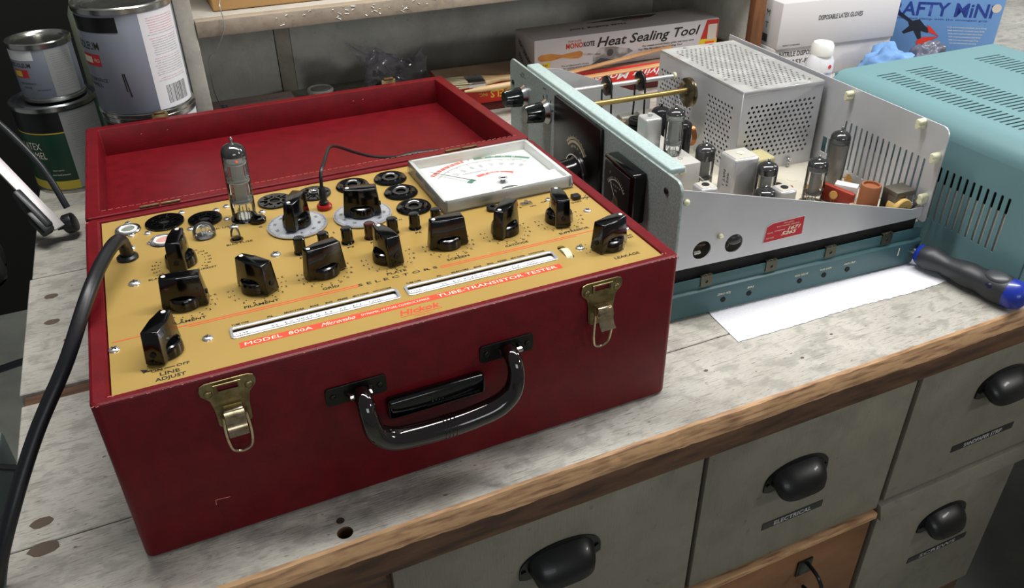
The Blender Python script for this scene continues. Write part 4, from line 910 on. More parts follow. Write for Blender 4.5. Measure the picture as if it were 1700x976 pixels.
# far side rail, trimmer capacitors, coil forms
part('far_rail', B().plate([(0, 0.05), (0.172, 0.05), (0.172, 0.085), (0.04, 0.138), (0, 0.145)], [], 0.0012, SV(0, 0.3740, 0)), m_alu, rad)
for u, v in ((0.0500, 0.330), (0.0820, 0.332), (0.1120, 0.330), (0.140, 0.332)):
    p = part('variable_capacitor', B().cyl((u - 0.010, v, 0.0750), (u + 0.012, v, 0.0750), 0.0090, seg=20, bev=0.001).box(u - 0.011, u + 0.013, v - 0.008, v + 0.008, 0.0500, 0.0700, 0.001), M('capacitor_grey', (150, 148, 138), 0.4, 0.6), rad)
for k, u in enumerate((0.045, 0.066, 0.090, 0.112, 0.134)): part('coil_form', B().cyl((u, 0.300, 0.050), (u, 0.300, 0.088), 0.0055, seg=16, bev=0.001), M('coil_form_brown', (112, 96, 70), 0.5), rad)
b = B().cyl((0.0860, 0.2560, 0.0500), (0.0860, 0.2560, 0.1080), 0.0060, seg=18)
for k in range(6): b.lathe([(0.006, -0.0030), (0.0098, -0.0026), (0.0104, 0), (0.0098, 0.0026), (0.006, 0.0030)], 24, XY(0.0860, 0.2560, 0.0680 + 0.0072 * k))
part('ribbed_tube_shield', b, m_blackmat, rad, 'black ribbed tube shield')
m_cop = M('copper_wire', (176, 118, 76), 0.3, 1.0)
for (u, v, z, r) in ((0.0640, 0.290, 0.092, 0.0080), (0.1420, 0.2340, 0.085, 0.0130)):
    b = B()
    for k in range(6): b.tube([(u + 0.0012 * k, v + r * math.cos(a), z + r * math.sin(a)) for a in [2 * PI * i / 20 for i in range(20)]], 0.0005, 6, closed=True)
    part('wire_coil', b, m_cop, rad)
# raised sub-chassis box behind the front panel
m_sub = M('sub_chassis_metal', (196, 192, 186), 0.38, 0.3, noise=(12, (200, 196, 190), 0.3, 0.7))
sb = part('sub_chassis', B().box(0.0010, 0.0920, 0.1260, 0.2300, 0.0505, 0.1020, 0.0012), m_sub, rad)
part('sub_screw', B().ball((0.0700, 0.1255, 0.0945), 0.0040, 0.0016, 0.0040), m_nylon, sb)
part('sub_marking', B().plate(ring(0, 0, 0.0025, 16), [ring(0, 0, 0.0021, 16)], 0.0001, XY(0.0760, 0.1420, 0.1022)).text('V3', XY(0.062, 0.152, 0.1022), 0.0022).text('T4', XY(0.080, 0.155, 0.1022), 0.0022), m_ink, sb, smooth=0)
part('can_shield', B().box(0.0440, 0.0640, 0.1640, 0.1840, 0.1020, 0.1420, 0.0025, 3).cyl((0.0540, 0.1740, 0.1420), (0.0540, 0.1740, 0.1450), 0.0030, seg=12), M('can_aluminium', (208, 208, 206), 0.3, 0.6), rad)
vacuum_tube('tube', 0.0098, 0.0560, rad, 'clear glass tube', loc=(0.0745, 0.1570, 0.1020), getter=0.18)
# tubes on the deck
vacuum_tube('tube', 0.0110, 0.0560, rad, 'dark glass tube', loc=(0.1250, 0.2180, 0.0600), getter=0.24, dark=True)
vacuum_tube('tube', 0.0112, 0.0620, rad, 'dark topped tube', loc=(0.1080, 0.2400, 0.0660), getter=0.3, dark=True)
vacuum_tube('tube', 0.0108, 0.0560, rad, None, loc=(0.1215, 0.1620, 0.0520), getter=0.38)
vacuum_tube('tube', 0.0108, 0.0560, rad, None, loc=(0.1560, 0.0960, 0.0510), getter=0.3)
vacuum_tube('tube', 0.0100, 0.0370, rad, None, loc=(0.1400, 0.0740, 0.0510), getter=0.3)
vacuum_tube('tube', 0.0108, 0.0560, rad, None, loc=(0.2110, 0.0830, 0.0510), getter=0.22)
vacuum_tube('tube', 0.0108, 0.0700, rad, 'tall milky glass tube', loc=(0.2620, 0.1120, 0.0510), getter=0.2)
part('tube', B().lathe([(0.0068, 0.052), (0.0098, 0.052), (0.0098, 0.101), (0.0068, 0.101)], 24, XY(0.2620, 0.1120, 0)), glassy('milky_glass', (226, 220, 210), 0.55, 0.15), rad, 'milky inner sleeve of the tall tube')
for u, v, r in ((0.2110, 0.0830, 0.0135), (0.1560, 0.0960, 0.0130), (0.1400, 0.0740, 0.0125), (0.2580, 0.1120, 0.0130), (0.1215, 0.1600, 0.0130)): part('socket_ring', B().lathe([(0, 0), (r, 0), (r, 0.0012), (0, 0.0012)], 24, XY(u, v, 0.0500)), M('phenolic_brown', (110, 74, 48), 0.5), rad)
# shielded transformers
m_can = M('worn_can', (190, 188, 190), 0.34, 0.5, noise=(30, (206, 204, 204), 0.35, 0.65)); m_cantop = M('can_top', (186, 182, 172), 0.5, 0.2)
def can(u, v, w, d, h, rz=0.0, lab=None, z0=0.0500, hole=True):
    c = part('shield_can', B().box(-w / 2, w / 2, -d / 2, d / 2, 0, h, 0.0030, 3), m_can, rad, lab, loc=(u, v, z0), rot=(0, 0, rz))
    part('can_cap', B().box(-w / 2 + 0.002, w / 2 - 0.002, -d / 2 + 0.002, d / 2 - 0.002, h - 0.001, h + 0.0003, 0.0004), m_cantop, c)
    part('tuning_slug', B().lathe([(0, 0.0), (0.0040, 0), (0.0040, 0.0008), (0, 0.0010)], 16, XY(0, 0, h + 0.0002)), m_dark if hole else m_nylon, c)
    return c
bigc = can(0.1370, 0.1210, 0.0310, 0.0290, 0.0560, 0.0, 'tall shield can with ink stamp', hole=False)
part('can_stamp', B().text('NAT 1', frame((-0.0157, 0.002, 0.030), (0, 0, -1), (0, -1, 0)), 0.004, 0.018).text('6023', frame((-0.0157, -0.005, 0.030), (0, 0, -1), (0, -1, 0)), 0.003, 0.015), m_ink, bigc, smooth=0)
can(0.0800, 0.0965, 0.0200, 0.0200, 0.0400, 0.0, hole=True); can(0.1610, 0.0715, 0.0200, 0.0200, 0.0330, 0.0, hole=True)
part('wax_transformer', B().box(0.1750, 0.2020, 0.1400, 0.1680, 0.0500, 0.0840, 0.0030, 3), M('yellowed_wax', (176, 168, 124), 0.5), rad)
# resistors, disc capacitors and other small parts on the deck
m_disc = M('ochre_ceramic', (176, 132, 72), 0.45)
for u, v, z, r, a in ((0.1800, 0.0460, 0.0600, 0.0055, 0.9), (0.1920, 0.0420, 0.0590, 0.0060, -0.4), (0.2060, 0.0400, 0.0600, 0.0065, 0.3), (0.2200, 0.0340, 0.0570, 0.0075, 0.0), (0.2340, 0.0300, 0.0570, 0.0065, 0.6), (0.2200, 0.1020, 0.0580, 0.0050, 0.4), (0.2050, 0.0560, 0.0570, 0.0050, 1.2), (0.2300, 0.0720, 0.0610, 0.0048, -0.5), (0.2180, 0.0480, 0.0560, 0.0065, 0.1), (0.2310, 0.0420, 0.0570, 0.0075, -0.3), (0.1960, 0.1050, 0.0570, 0.0050, 0.8), (0.2740, 0.1000, 0.0600, 0.0065, 0.2)):
    part('disc_capacitor', B().lathe([(0, -0.0012), (r * 0.8, -0.0012), (r, 0), (r * 0.8, 0.0012), (0, 0.0012)], 20, Matrix.Translation((u, v, z)) @ Matrix.Rotation(a, 4, 'Z') @ Matrix.Rotation(PI / 2 - 0.5, 4, 'X')).tube([(u - 0.002, v, z - r * 0.6), (u - 0.002, v, 0.0500)], 0.0004, 5).tube([(u + 0.002, v, z - r * 0.6), (u + 0.002, v, 0.0500)], 0.0004, 5), m_disc, rad)
for u, v, z, a in ((0.1850, 0.1120, 0.0560, 0.3), (0.1960, 0.1160, 0.0560, -0.2), (0.2030, 0.1100, 0.0570, 0.9)):
    part('resistor', B().cyl((u - 0.005, v, z), (u + 0.005, v + 0.004 * a, z), 0.0022, seg=12, bev=0.0006), M('resistor_brown', (150, 84, 58), 0.5), rad)
part('red_capacitor', B().hexa([(0.2260, 0.0860, 0.0500), (0.2320, 0.0890, 0.0500), (0.2480, 0.0580, 0.0500), (0.2420, 0.0550, 0.0500)], [(0.2260, 0.0860, 0.0700), (0.2320, 0.0890, 0.0700), (0.2480, 0.0580, 0.0660), (0.2420, 0.0550, 0.0660)], 0.0018, 2), M('waxy_red', (150, 50, 32), 0.5), rad)
wc = part('white_relay', B().box(-0.012, 0.012, -0.006, 0.006, 0, 0.0180, 0.001), m_white, rad, loc=(0.2520, 0.0780, 0.0500), rot=(0, 0, -0.9))
part('relay_print', B().text('7320651', frame((0, -0.0062, 0.012), (1, 0, 0), (0, 0, 1)), 0.0024, 0.016), m_redink, wc, smooth=0)
part('brown_can_capacitor', B().lathe([(0.0, 0), (0.0105, 0), (0.0105, 0.0330), (0.0098, 0.0345), (0.0080, 0.0345), (0.0078, 0.0320), (0.0, 0.0320)], 28, XY(0.2470, 0.0400, 0.0500)), M('brown_cardboard_tube', (150, 92, 60), 0.5), rad)
tr_ = part('small_transformer', B().box(0.2600, 0.2850, 0.0260, 0.0360, 0.0500, 0.0780, 0.0010).box(0.2600, 0.2850, 0.0160, 0.0360, 0.0760, 0.0820, 0.0008).box(0.2600, 0.2660, 0.0160, 0.0360, 0.0500, 0.0780, 0.0008), M('lamination_steel', (118, 112, 102), 0.45, 0.7), rad)
part('coil_bobbin', B().cyl((0.2690, 0.0110, 0.0640), (0.2690, 0.0260, 0.0640), 0.0110, seg=26, bev=0.001), M('yellow_coil_tape', (206, 172, 104), 0.5), tr_)
part('coil_print', B().text('|||', SV(0.2690, 0.0108, 0.0640), 0.006, 0.006), m_ink, tr_, smooth=0)
part('terminal_lug', B().ball((0.2860, 0.0180, 0.0640), 0.004, 0.003, 0.003).tube([(0.283, 0.014, 0.060), (0.288, 0.010, 0.066), (0.285, 0.016, 0.072)], 0.0012, 6), m_steel, rad)
part('wire_lead', B().tube(catmull([(0.096, 0.150, 0.082), (0.108, 0.135, 0.070), (0.118, 0.118, 0.056)], 5), 0.0014, 8).tube(catmull([(0.100, 0.190, 0.100), (0.102, 0.187, 0.130), (0.104, 0.186, 0.140)], 4), 0.0006, 6), M('grey_wire', (130, 126, 120), 0.5), rad)
# ------------------------------------------------------------------ shelf unit against the wall
m_shelfpaint = weathered('faded_shelf_paint', (166, 162, 152), (116, 108, 96), (70, 56, 46), 'x', 0.12, 0.28)
m_backpaint = weathered('faded_back_paint', (186, 187, 180), (128, 122, 110), (80, 62, 50), 'y', 0.05, 0.25)
m_rawwood = M('raw_brown_wood', (128, 82, 48), 0.6, noise=(12, (86, 54, 32), 0.35, 0.7, (4, 4, 1)))
su = thing('shelf_unit', 'old grey painted shelf unit standing at the back of the bench', 'shelf unit', (0.13, 0.65, 0.0))
def su_part(name, b, m, lab=None): 
    o = part(name, b, m, su, lab); o.matrix_parent_inverse = Matrix.Translation((-0.13, -0.65, 0)); return o
su_part('back_board', B().box(0.146, 0.2795, 0.9545, 0.965, 0.0002, 0.62), m_backpaint)
su_part('back_board', B().box(0.3060, 1.030, 0.9545, 0.965, 0.0002, 0.62), m_backpaint)
su_part('back_batten', B().box(0.2805, 0.3050, 0.9520, 0.965, 0.0002, 0.62, 0.0008), m_shelfpaint)
su_part('post', B().box(0.1240, 0.1440, 0.6500, 0.6700, 0.0002, 0.62, 0.0012).box(0.1320, 0.1440, 0.670, 0.954, 0.0002, 0.62), m_shelfpaint)
su_part('shelf_board', B().box(0.1445, 1.0140, 0.6520, 0.9540, 0.1880, 0.2000, 0.0008), m_shelfpaint)
b = B(); b.box(0.1445, 1.0140, 0.6480, 0.6660, 0.1800, 0.2003, 0.0012)
su_part('shelf_lip', b, weathered('grimy_shelf_edge', (146, 134, 118), (96, 82, 68), (66, 52, 42), 'x', 0.25, 0.35))
b = B(); rnd = random.Random(21)
for k in range(30):
    x = rnd.gauss(0.365, 0.026) if k % 2 else rnd.uniform(0.24, 0.46); z = rnd.uniform(0.1825, 0.1990); a = rnd.uniform(-1, 1)
    l = rnd.uniform(0.001, 0.006); b.tube([(x, 0.6477, z), (x + l, 0.6475, z + l * a * 0.6)], rnd.uniform(0.0002, 0.0005), 4)
su_part('paint_chip', b, m_white, 'chips and flecks of white paint on the shelf edge')
su_part('side_board', B().box(1.0170, 1.030, 0.6620, 0.9545, 0.0510, 0.62), m_backpaint)
su_part('side_sill', B().box(1.0140, 1.030, 0.6620, 0.9545, 0.0002, 0.0510, 0.0008), m_rawwood, 'bare brown sill')
su_part('front_stile', B().box(1.0120, 1.0360, 0.6480, 0.6620, 0.0002, 0.62, 0.0008), m_rawwood, 'bare brown edge strip')
# cardboard box on the shelf
m_card = M('cardboard', (176, 134, 82), 0.7, noise=(6, (188, 148, 96), 0.3, 0.7), bump=(200, 0.1))
solo('cardboard_box', B().box(0.1720, 0.5300, 0.6900, 0.8900, 0.2005, 0.3100, 0.0025), m_card, 'brown cardboard box lying on the wooden shelf', 'box')
b = B().tube(catmull([(0.545, 0.68, 0.206), (0.556, 0.672, 0.212), (0.570, 0.676, 0.205), (0.585, 0.672, 0.210), (0.600, 0.685, 0.205)], 6), [0.004 + 0.003 * math.sin(i) ** 2 for i in range(25)], 8)
solo('crumpled_cloth', B().add(b.bm.copy()), M('pale_pink_cloth', (206, 180, 188), 0.8), 'small scrap of pale pink cloth on the shelf', 'cloth')
b.bm.free()
# thin wire hanging over the shelf edge down to the leaflet
wp = [(0.1900, 0.685, 0.235), (0.1780, 0.650, 0.2180), (0.1780, 0.6440, 0.2020), (0.1760, 0.6420, 0.1880), (0.1630, 0.6480, 0.1640), (0.1530, 0.665, 0.1500), (0.1530, 0.70, 0.1180), (0.1560, 0.750, 0.0900), (0.1610, 0.800, 0.0550), (0.1700, 0.845, 0.0190)]
solo('thin_wire', B().tube(catmull(wp, 8), 0.0006, 6), M('silver_wire', (176, 176, 172), 0.3, 0.8), 'thin silvery wire hanging over the shelf edge to the pink card', 'wire')
lf = thing('pink_card_box', 'flat pale pink card box lying behind the red lid', 'box', (0.22, 0.875, 0))
part('carton', B().box(-0.064, 0.064, -0.036, 0.024, 0.0004, 0.0180, 0.0008), M('pale_pink_card', (214, 192, 190), 0.7), lf)
part('card_print', B().text('Cleaning Pads', XY(0.006, 0.000, 0.0182), 0.006, 0.075), M('faint_red_print', (190, 150, 150), 0.6), lf, smooth=0)
each('blue_band', [B().box(-0.050, -0.046, -0.0361, 0.004, 0.0181, 0.0184), B().box(-0.044, -0.041, -0.0361, 0.0, 0.0181, 0.0184)], M('faded_blue', (104, 128, 170), 0.6), lf)
jl = thing('jar_lid', 'round white jar lid with a rolled rim behind the red lid', 'jar lid', (0.3270, 0.8700, 0.0150))
part('rim', B().lathe([(0, 0), (0.016, 0), (0.0205, 0.0030), (0.0215, 0.0070), (0.0195, 0.0100), (0.0165, 0.0095), (0.0155, 0.0078), (0, 0.0078)], 36), m_white, jl)
part('disc', B().lathe([(0, 0.0080), (0.0150, 0.0080), (0.0130, 0.0100), (0.0, 0.0104)], 30), M('grey_disc', (164, 164, 160), 0.4), jl)
solo('small_tin', B().lathe([(0, 0), (0.0150, 0), (0.0150, 0.0135), (0.0140, 0.0148), (0, 0.0148)], 28, XY(0.3270, 0.8700, 0.0002)), M('dark_tin', (60, 58, 54), 0.5), 'low dark tin under the round white jar lid', 'tin')
# clear bag of brass fittings
def crumple(nu, nv, fn, seed=1):
    t = bmesh.new(); rows = [[t.verts.new(fn(i / nu, j / nv)) for j in range(nv + 1)] for i in range(nu + 1)]
    for a, c in zip(rows, rows[1:]):
        for j in range(nv): t.faces.new((a[j], c[j], c[j + 1], a[j + 1]))
    return t
from mathutils import noise as mno
bg = thing('plastic_bag', 'crumpled clear plastic bag of dark fittings standing behind the red lid', 'bag', (0.445, 0.85, 0))
def bagf(sgn):
    def f(u, v):
        x = (u - 0.5) * (0.118 - 0.02 * v) + 0.006; z = 0.0005 + v * (0.068 + 0.012 * math.sin(u * 7))
        bulge = 0.030 * math.sin(PI * u) ** 0.6 * (math.sin(PI * min(1, v * 1.15 + 0.12)) ** 0.7 if v < 0.76 else 0.25)
        nn = mno.noise(Vector((u * 5, v * 5, sgn * 3))) * 0.010 + mno.noise(Vector((u * 14, v * 12, sgn * 5))) * 0.005
        return (x + nn, sgn * (0.002 + bulge * 0.6) + nn * 1.3, max(0.0005, z + nn * 0.6 * v))
    return f
b = B(); b.add(crumple(34, 26, bagf(1))); b.add(crumple(34, 26, bagf(-1)))
part('film', b, glassy('clear_film', (236, 234, 242), 0.12, 0.16, 1.6), bg, smooth=25)
def flap(u, v):
    nn = mno.noise(Vector((u * 5, v * 4, 9))) * 0.008
    return (-0.046 - 0.030 * v + 0.085 * u * (1 - 0.5 * v), -0.010 * v + nn, 0.055 + 0.045 * v - 0.012 * u * v + nn * 0.4)
part('loose_top', B().add(crumple(20, 10, flap)), glassy('clear_film_thin', (226, 224, 230), 0.10, 0.10), bg, smooth=30)
b = B(); rnd = random.Random(4)
for k in range(16):
    x, y, z = rnd.uniform(-0.038, 0.036), rnd.uniform(-0.006, 0.006), rnd.uniform(0.006, 0.048)
    b.cyl((x, y, z), (x + rnd.uniform(-0.01, 0.01), y + rnd.uniform(-0.003, 0.003), z + rnd.uniform(-0.01, 0.01)), rnd.uniform(0.004, 0.007), seg=10)
part('fittings', b, M('dark_fittings', (96, 90, 102), 0.3, 0.6), bg)
part('brass_fitting', B().cyl((-0.030, -0.026, 0.010), (-0.024, -0.030, 0.018), 0.0045, seg=12), m_brass, bg)
# ------------------------------------------------------------------ red kit box with things lying on it
rb = thing('red_kit_box', 'long flat red hobby kit box lying behind the radio chassis', 'box', (0.70, 0.760, 0), math.radians(-4.5))
part('box_lid', B().box(-0.205, 0.215, -0.060, 0.040, 0.0140, 0.0440, 0.0010), M('kit_red', (204, 40, 30), 0.45), rb)
part('box_base', B().box(-0.202, 0.212, -0.057, 0.037, 0.0004, 0.0145, 0.0008), M('kit_base_brown', (96, 30, 24), 0.6), rb)
part('top_label', B().box(-0.2045, 0.2145, -0.0590, 0.0395, 0.0440, 0.0444), M('kit_label_tan', (190, 160, 132), 0.5, noise=(8, (140, 110, 90), 0.45, 0.6)), rb)
fm = lambda x, z: frame((x, -0.0602, z), (-1, 0, 0), (0, 0, -1))
part('box_lettering', B().text('MODELS', fm(-0.104, 0.0270), 0.0115, 0.060, bold=0.02).text('INC.', fm(-0.146, 0.0275), 0.0050, 0.014, bold=0.01), M('kit_yellow', (222, 190, 50), 0.5), rb, smooth=0)
part('white_lettering', B().text('Flying Models', fm(0.105, 0.0290), 0.0110, 0.150, shear=0.3, bold=0.01), m_paper, rb, smooth=0)
hs = thing('heat_tool_box', 'long white carton printed with a heat sealing tool picture, on the red kit box', 'box', (0.640, 0.7130, 0.0450), math.radians(-2.5))
m_carton = M('glossy_white_carton', (206, 200, 202), 0.35, noise=(5, (196, 190, 194), 0.3, 0.7))
BW, BD, BH = 0.3420, 0.080, 0.0545
part('carton', B().box(0, BW, 0, BD, 0, BH, 0.0010), m_carton, hs)
ff = lambda x, z, dy=0.0: frame((x, -0.0002 - dy, z), (1, 0, 0), (0, 0, 1)); tf = lambda x, y: frame((x, y, BH + 0.0002), (-1, 0, 0), (0, -1, 0))
lf_ = lambda y, z: frame((-0.0002, y, z), (0, -1, 0), (0, 0, 1))
b = B().text('Heat Sealing Tool', ff(0.2080, 0.0400), 0.0150, 0.1950, shear=0.28, bold=0.018)
b.text('Heat Sealing Tool', tf(0.130, 0.035), 0.0080, 0.1050, shear=0.25, bold=0.015)
b.text('Our newest smooth finisher glides over every curve', ff(0.2450, 0.0240), 0.0030, 0.1000, shear=0.2, bold=0.01).text('Top Flite Monokote Heat Sealing Tool', ff(0.2300, 0.0190), 0.0030, 0.0850, shear=0.2, bold=0.015)
b.text('The professional\'s choice', ff(0.0720, 0.0085), 0.0028, 0.0500, shear=0.2).text('for covering smooth and wrinkle free', ff(0.0820, 0.0045), 0.0028, 0.0620, shear=0.2)
b.text('HEAT SEALING', frame((-0.0002, 0.040, BH * 0.5), (0, -0.92, -0.5), (0, -0.3, 0.9)), 0.0080, 0.055, bold=0.02).text('TOOL', frame((-0.0002, 0.055, BH * 0.25), (0, -0.92, -0.5), (0, -0.3, 0.9)), 0.0070, 0.022, bold=0.02)
b.text('2 YEAR', ff(0.0150, 0.0135), 0.0040, 0.016, shear=0.2, bold=0.01, ).text('WARRANTY', ff(0.0150, 0.0085), 0.0030, 0.016, shear=0.2)
part('black_print', b, m_ink, hs, smooth=0)
b = B().text('MONO', ff(0.0700, 0.0395), 0.0080, 0.030, bold=0.03).text('TOP FLITE', ff(0.0700, 0.0465), 0.0030, 0.024, bold=0.01).text('MONO', tf(0.212, 0.052), 0.0060, 0.024, bold=0.03)
part('red_print', b, M('carton_red_print', (196, 60, 34), 0.5), hs, smooth=0)
part('black_brand_print', B().text('KOTE', ff(0.0960, 0.0395), 0.0075, 0.020, bold=0.03).text('KOTE', tf(0.192, 0.052), 0.0055, 0.017, bold=0.03), m_ink, hs, smooth=0)
part('yellow_flash', B().plate([(0.003, 0.004), (0.026, 0.006), (0.028, 0.018), (0.005, 0.016)], [], 0.0002, ff(0, 0)), M('flash_yellow', (214, 182, 40), 0.5), hs, smooth=0)
part('end_band', B().plate([(0.308, 0.022), (BW - 0.001, 0.022), (BW - 0.001, BH - 0.001), (0.318, BH - 0.001)], [], 0.0002, ff(0, 0)), M('band_red', (176, 40, 28), 0.45), hs, smooth=0)
part('yellow_band', B().plate([(0.300, 0.001), (BW - 0.001, 0.001), (BW - 0.001, 0.0222), (0.308, 0.0222)], [], 0.0002, ff(0, 0)), M('flash_yellow', (214, 182, 40)), hs, smooth=0)
part('price_sticker', B().plate(rect(0.321, 0.339, 0.020, 0.046), [], 0.0002, ff(0, 0, 0.0003)), M('sticker_beige', (196, 184, 172), 0.6), hs, smooth=0)
part('orange_sticker', B().plate(rect(0.318, 0.336, 0.006, 0.0175), [], 0.0002, ff(0, 0, 0.0003)), M('sticker_orange', (234, 84, 38), 0.5), hs, smooth=0)
part('picture_handle', B().plate([(0.006, 0.024), (0.012, 0.0205), (0.030, 0.0200), (0.048, 0.0225), (0.064, 0.0195), (0.078, 0.0185), (0.084, 0.0210), (0.085, 0.0270), (0.080, 0.0300), (0.064, 0.0290), (0.048, 0.0270), (0.030, 0.0310), (0.012, 0.0310), (0.006, 0.0280)], [], 0.0002, ff(0, 0)), M('picture_wood', (196, 134, 66), 0.5, noise=(30, (168, 100, 44), 0.4, 0.7, (1, 1, 5))), hs, smooth=0)
part('picture_rod', B().plate([(0.085, 0.0225), (0.118, 0.0190), (0.118, 0.0215), (0.085, 0.0255)], [], 0.0002, ff(0, 0)).plate([(0.104, 0.006), (0.128, 0.004), (0.155, 0.010), (0.178, 0.0185), (0.170, 0.0240), (0.140, 0.0300), (0.118, 0.0310), (0.104, 0.018)], [], 0.0002, ff(0, 0)), M('picture_grey', (120, 116, 116), 0.4, noise=(40, (176, 172, 172), 0.45, 0.55)), hs, smooth=0)
part('picture_dark', B().plate([(0.100, 0.004), (0.124, 0.002), (0.142, 0.009), (0.118, 0.014)], [], 0.0002, ff(0, 0, 0.0002)).plate(ring(0.135, 0.021, 0.006, 12), [], 0.0002, ff(0, 0, 0.0002)).plate([(0.010, 0.010), (0.130, 0.004), (0.150, 0.018), (0.090, 0.022)], [], 0.0002, XY(0.11, 0.052, BH + 0.0001)), M('picture_shadow', (64, 60, 64), 0.5), hs, smooth=0)
# brush, sticks and knives on the red box
pb = thing('paint_brush', 'flat paint brush with pale bristles and wooden handle on the red kit box', 'paint brush', (0.5370, 0.7150, 0.0440), math.radians(-8))
b = B(); rnd = random.Random(9)
for k in range(120):
    y = rnd.uniform(-0.018, 0.018); z = 0.006 + rnd.uniform(-0.0035, 0.0035)
    b.tube([(-0.013, y, z), (-0.035, y * 1.05 + rnd.uniform(-0.001, 0.001), z + rnd.uniform(-0.001, 0.001)), (-0.052 - rnd.uniform(0, 0.008), y * 1.12 + rnd.uniform(-0.003, 0.003), max(0.001, z - 0.001 + rnd.uniform(-0.002, 0.002)))], [0.0010, 0.0009, 0.0003], 4)
part('bristles', b, M('cream_bristle', (196, 184, 148), 0.7), pb)
part('ferrule', B().box(-0.014, 0.014, -0.0185, 0.0185, 0.0015, 0.0105, 0.0015).box(-0.006, -0.004, -0.0188, 0.0188, 0.0012, 0.0108, 0.0003).box(0.006, 0.008, -0.0188, 0.0188, 0.0012, 0.0108, 0.0003), m_steel, pb)
part('handle', B().hexa([(0.013, -0.017, 0.002), (0.040, -0.007, 0.003), (0.110, -0.008, 0.003), (0.110, 0.008, 0.003), (0.040, 0.007, 0.003), (0.013, 0.017, 0.002)], [(0.013, -0.017, 0.0105), (0.040, -0.007, 0.0095), (0.110, -0.008, 0.0090), (0.110, 0.008, 0.0090), (0.040, 0.007, 0.0095), (0.013, 0.017, 0.0105)], 0.0022, 3), M('pale_wood', (206, 178, 136), 0.5, noise=(20, (190, 156, 112), 0.4, 0.6, (1, 6, 6))), pb)
mpw = M('pale_wood', (206, 178, 136)); mpo = M('stir_stick_wood', (196, 150, 104), 0.6, noise=(16, (178, 130, 86), 0.4, 0.6, (1, 8, 8)))
rod = B().tube([(0.5050, 0.6760, 0.0500), (0.530, 0.6750, 0.0502), (0.600, 0.6740, 0.0504), (0.690, 0.6760, 0.0500)], [0.0015, 0.0042, 0.0050, 0.0048], 12)
solo('wooden_dowel', rod, mpw, 'smooth round pale wooden dowel lying in front of the paint brush', 'dowel')
for k, (x0, y0, x1, y1, z0, z1, w, lab) in enumerate([(0.640, 0.686, 0.890, 0.700, 0.0448, 0.0620, 0.012, 'flat wooden stir stick leaning against the white tool carton'),
        (0.560, 0.742, 0.648, 0.702, 0.0460, 0.0470, 0.016, 'broad wooden stick end crossing behind the brush handle'),
        (0.600, 0.664, 0.880, 0.668, 0.0446, 0.0450, 0.014, 'flat wooden stick lying along the front edge of the red kit box')]):
    d = Vector((x1 - x0, y1 - y0, z1 - z0)); mm = frame((x0, y0, z0), d, (-d.y, d.x, 0))
    solo('wooden_stick', B().box(0, d.length, -w / 2, w / 2, 0, 0.0022, 0.0007, Mx=mm), mpo, lab, 'stick', 'wooden sticks on the red kit box')
# ------------------------------------------------------------------ glove boxes, powder bottle, rags, blue box
def glove_box(name, x, y, z, w, d, h, label, lines):
    g = thing(name, label, 'glove box', (x, y, z), math.radians(-6))
    part('carton', B().box(0, w, 0, d, 0, h, 0.0016), M('matt_white_carton', (200, 196, 196), 0.6), g)
    b = B()
    for s_, cx, cz, hh, ww in lines: b.text(s_, ff(cx, cz), hh, ww, bold=0.02)
    part('carton_print', b, M('grey_print', (60, 60, 62), 0.6), g, smooth=0)
    part('side_print', B().text('M', lf_(d * 0.3, h * 0.72), 0.010).text('T', lf_(d * 0.3, h * 0.45), 0.010).box(-0.0003, -0.0001, d * 0.25, d * 0.45, h * 0.08, h * 0.25), M('grey_print', (60, 60, 62)), g, smooth=0)
    return g
glove_box('glove_box', 1.0480, 0.6280, 0.0002, 0.240, 0.120, 0.0540, 'white nitrile glove box standing underneath the other glove box', [('NITRILE DISPOSABLE', 0.055, 0.044, 0.0080, 0.085), ('EASY-FITS', 0.060, 0.030, 0.0075, 0.055), ('GLOVES', 0.050, 0.016, 0.0065, 0.030)])
glove_box('glove_box', 1.0500, 0.6240, 0.0545, 0.238, 0.125, 0.0760, 'white latex glove box resting on top of the other glove box', [('DISPOSABLE LATEX GLOVES', 0.118, 0.047, 0.0075, 0.088), ('PRODUCT OF INDONESIA', 0.028, 0.006, 0.0022, 0.034)])
tb = thing('powder_bottle', 'white baby powder bottle with red dot standing by the glove boxes', 'bottle', (1.0850, 0.5570, 0))
def oval(prof, kx, ky): return Matrix.Diagonal((kx, ky, 1, 1)), prof
part('body', B().lathe([(0, 0.0005), (0.0235, 0.0005), (0.0250, 0.0030), (0.0255, 0.0400), (0.0250, 0.0500), (0.0200, 0.0590), (0.0185, 0.0615), (0, 0.0615)], 36, Matrix.Diagonal((1, 0.72, 1, 1))), M('powder_white', (214, 214, 218), 0.4), tb)
part('cap', B().lathe([(0, 0.0610), (0.0178, 0.0610), (0.0182, 0.0625), (0.0176, 0.0760), (0.0150, 0.0805), (0, 0.0812)], 30), m_white, tb)
part('red_dot', B().plate(ring(0.0050, 0.0440, 0.0032, 16), [], 0.0003, FR(0, -0.0184, 0)), M('dot_red', (206, 52, 60), 0.5), tb, smooth=0)
part('bottle_print', B().text("Johnson's", FR(0.0045, -0.0186, 0.0335), 0.0050, 0.0190, shear=0.2, bold=0.01).text('baby', FR(0.0045, -0.0186, 0.0275), 0.0026, 0.006).text('powder', FR(0.0045, -0.0186, 0.0235), 0.0024, 0.008), M('navy_print', (48, 60, 140), 0.5), tb, smooth=0)
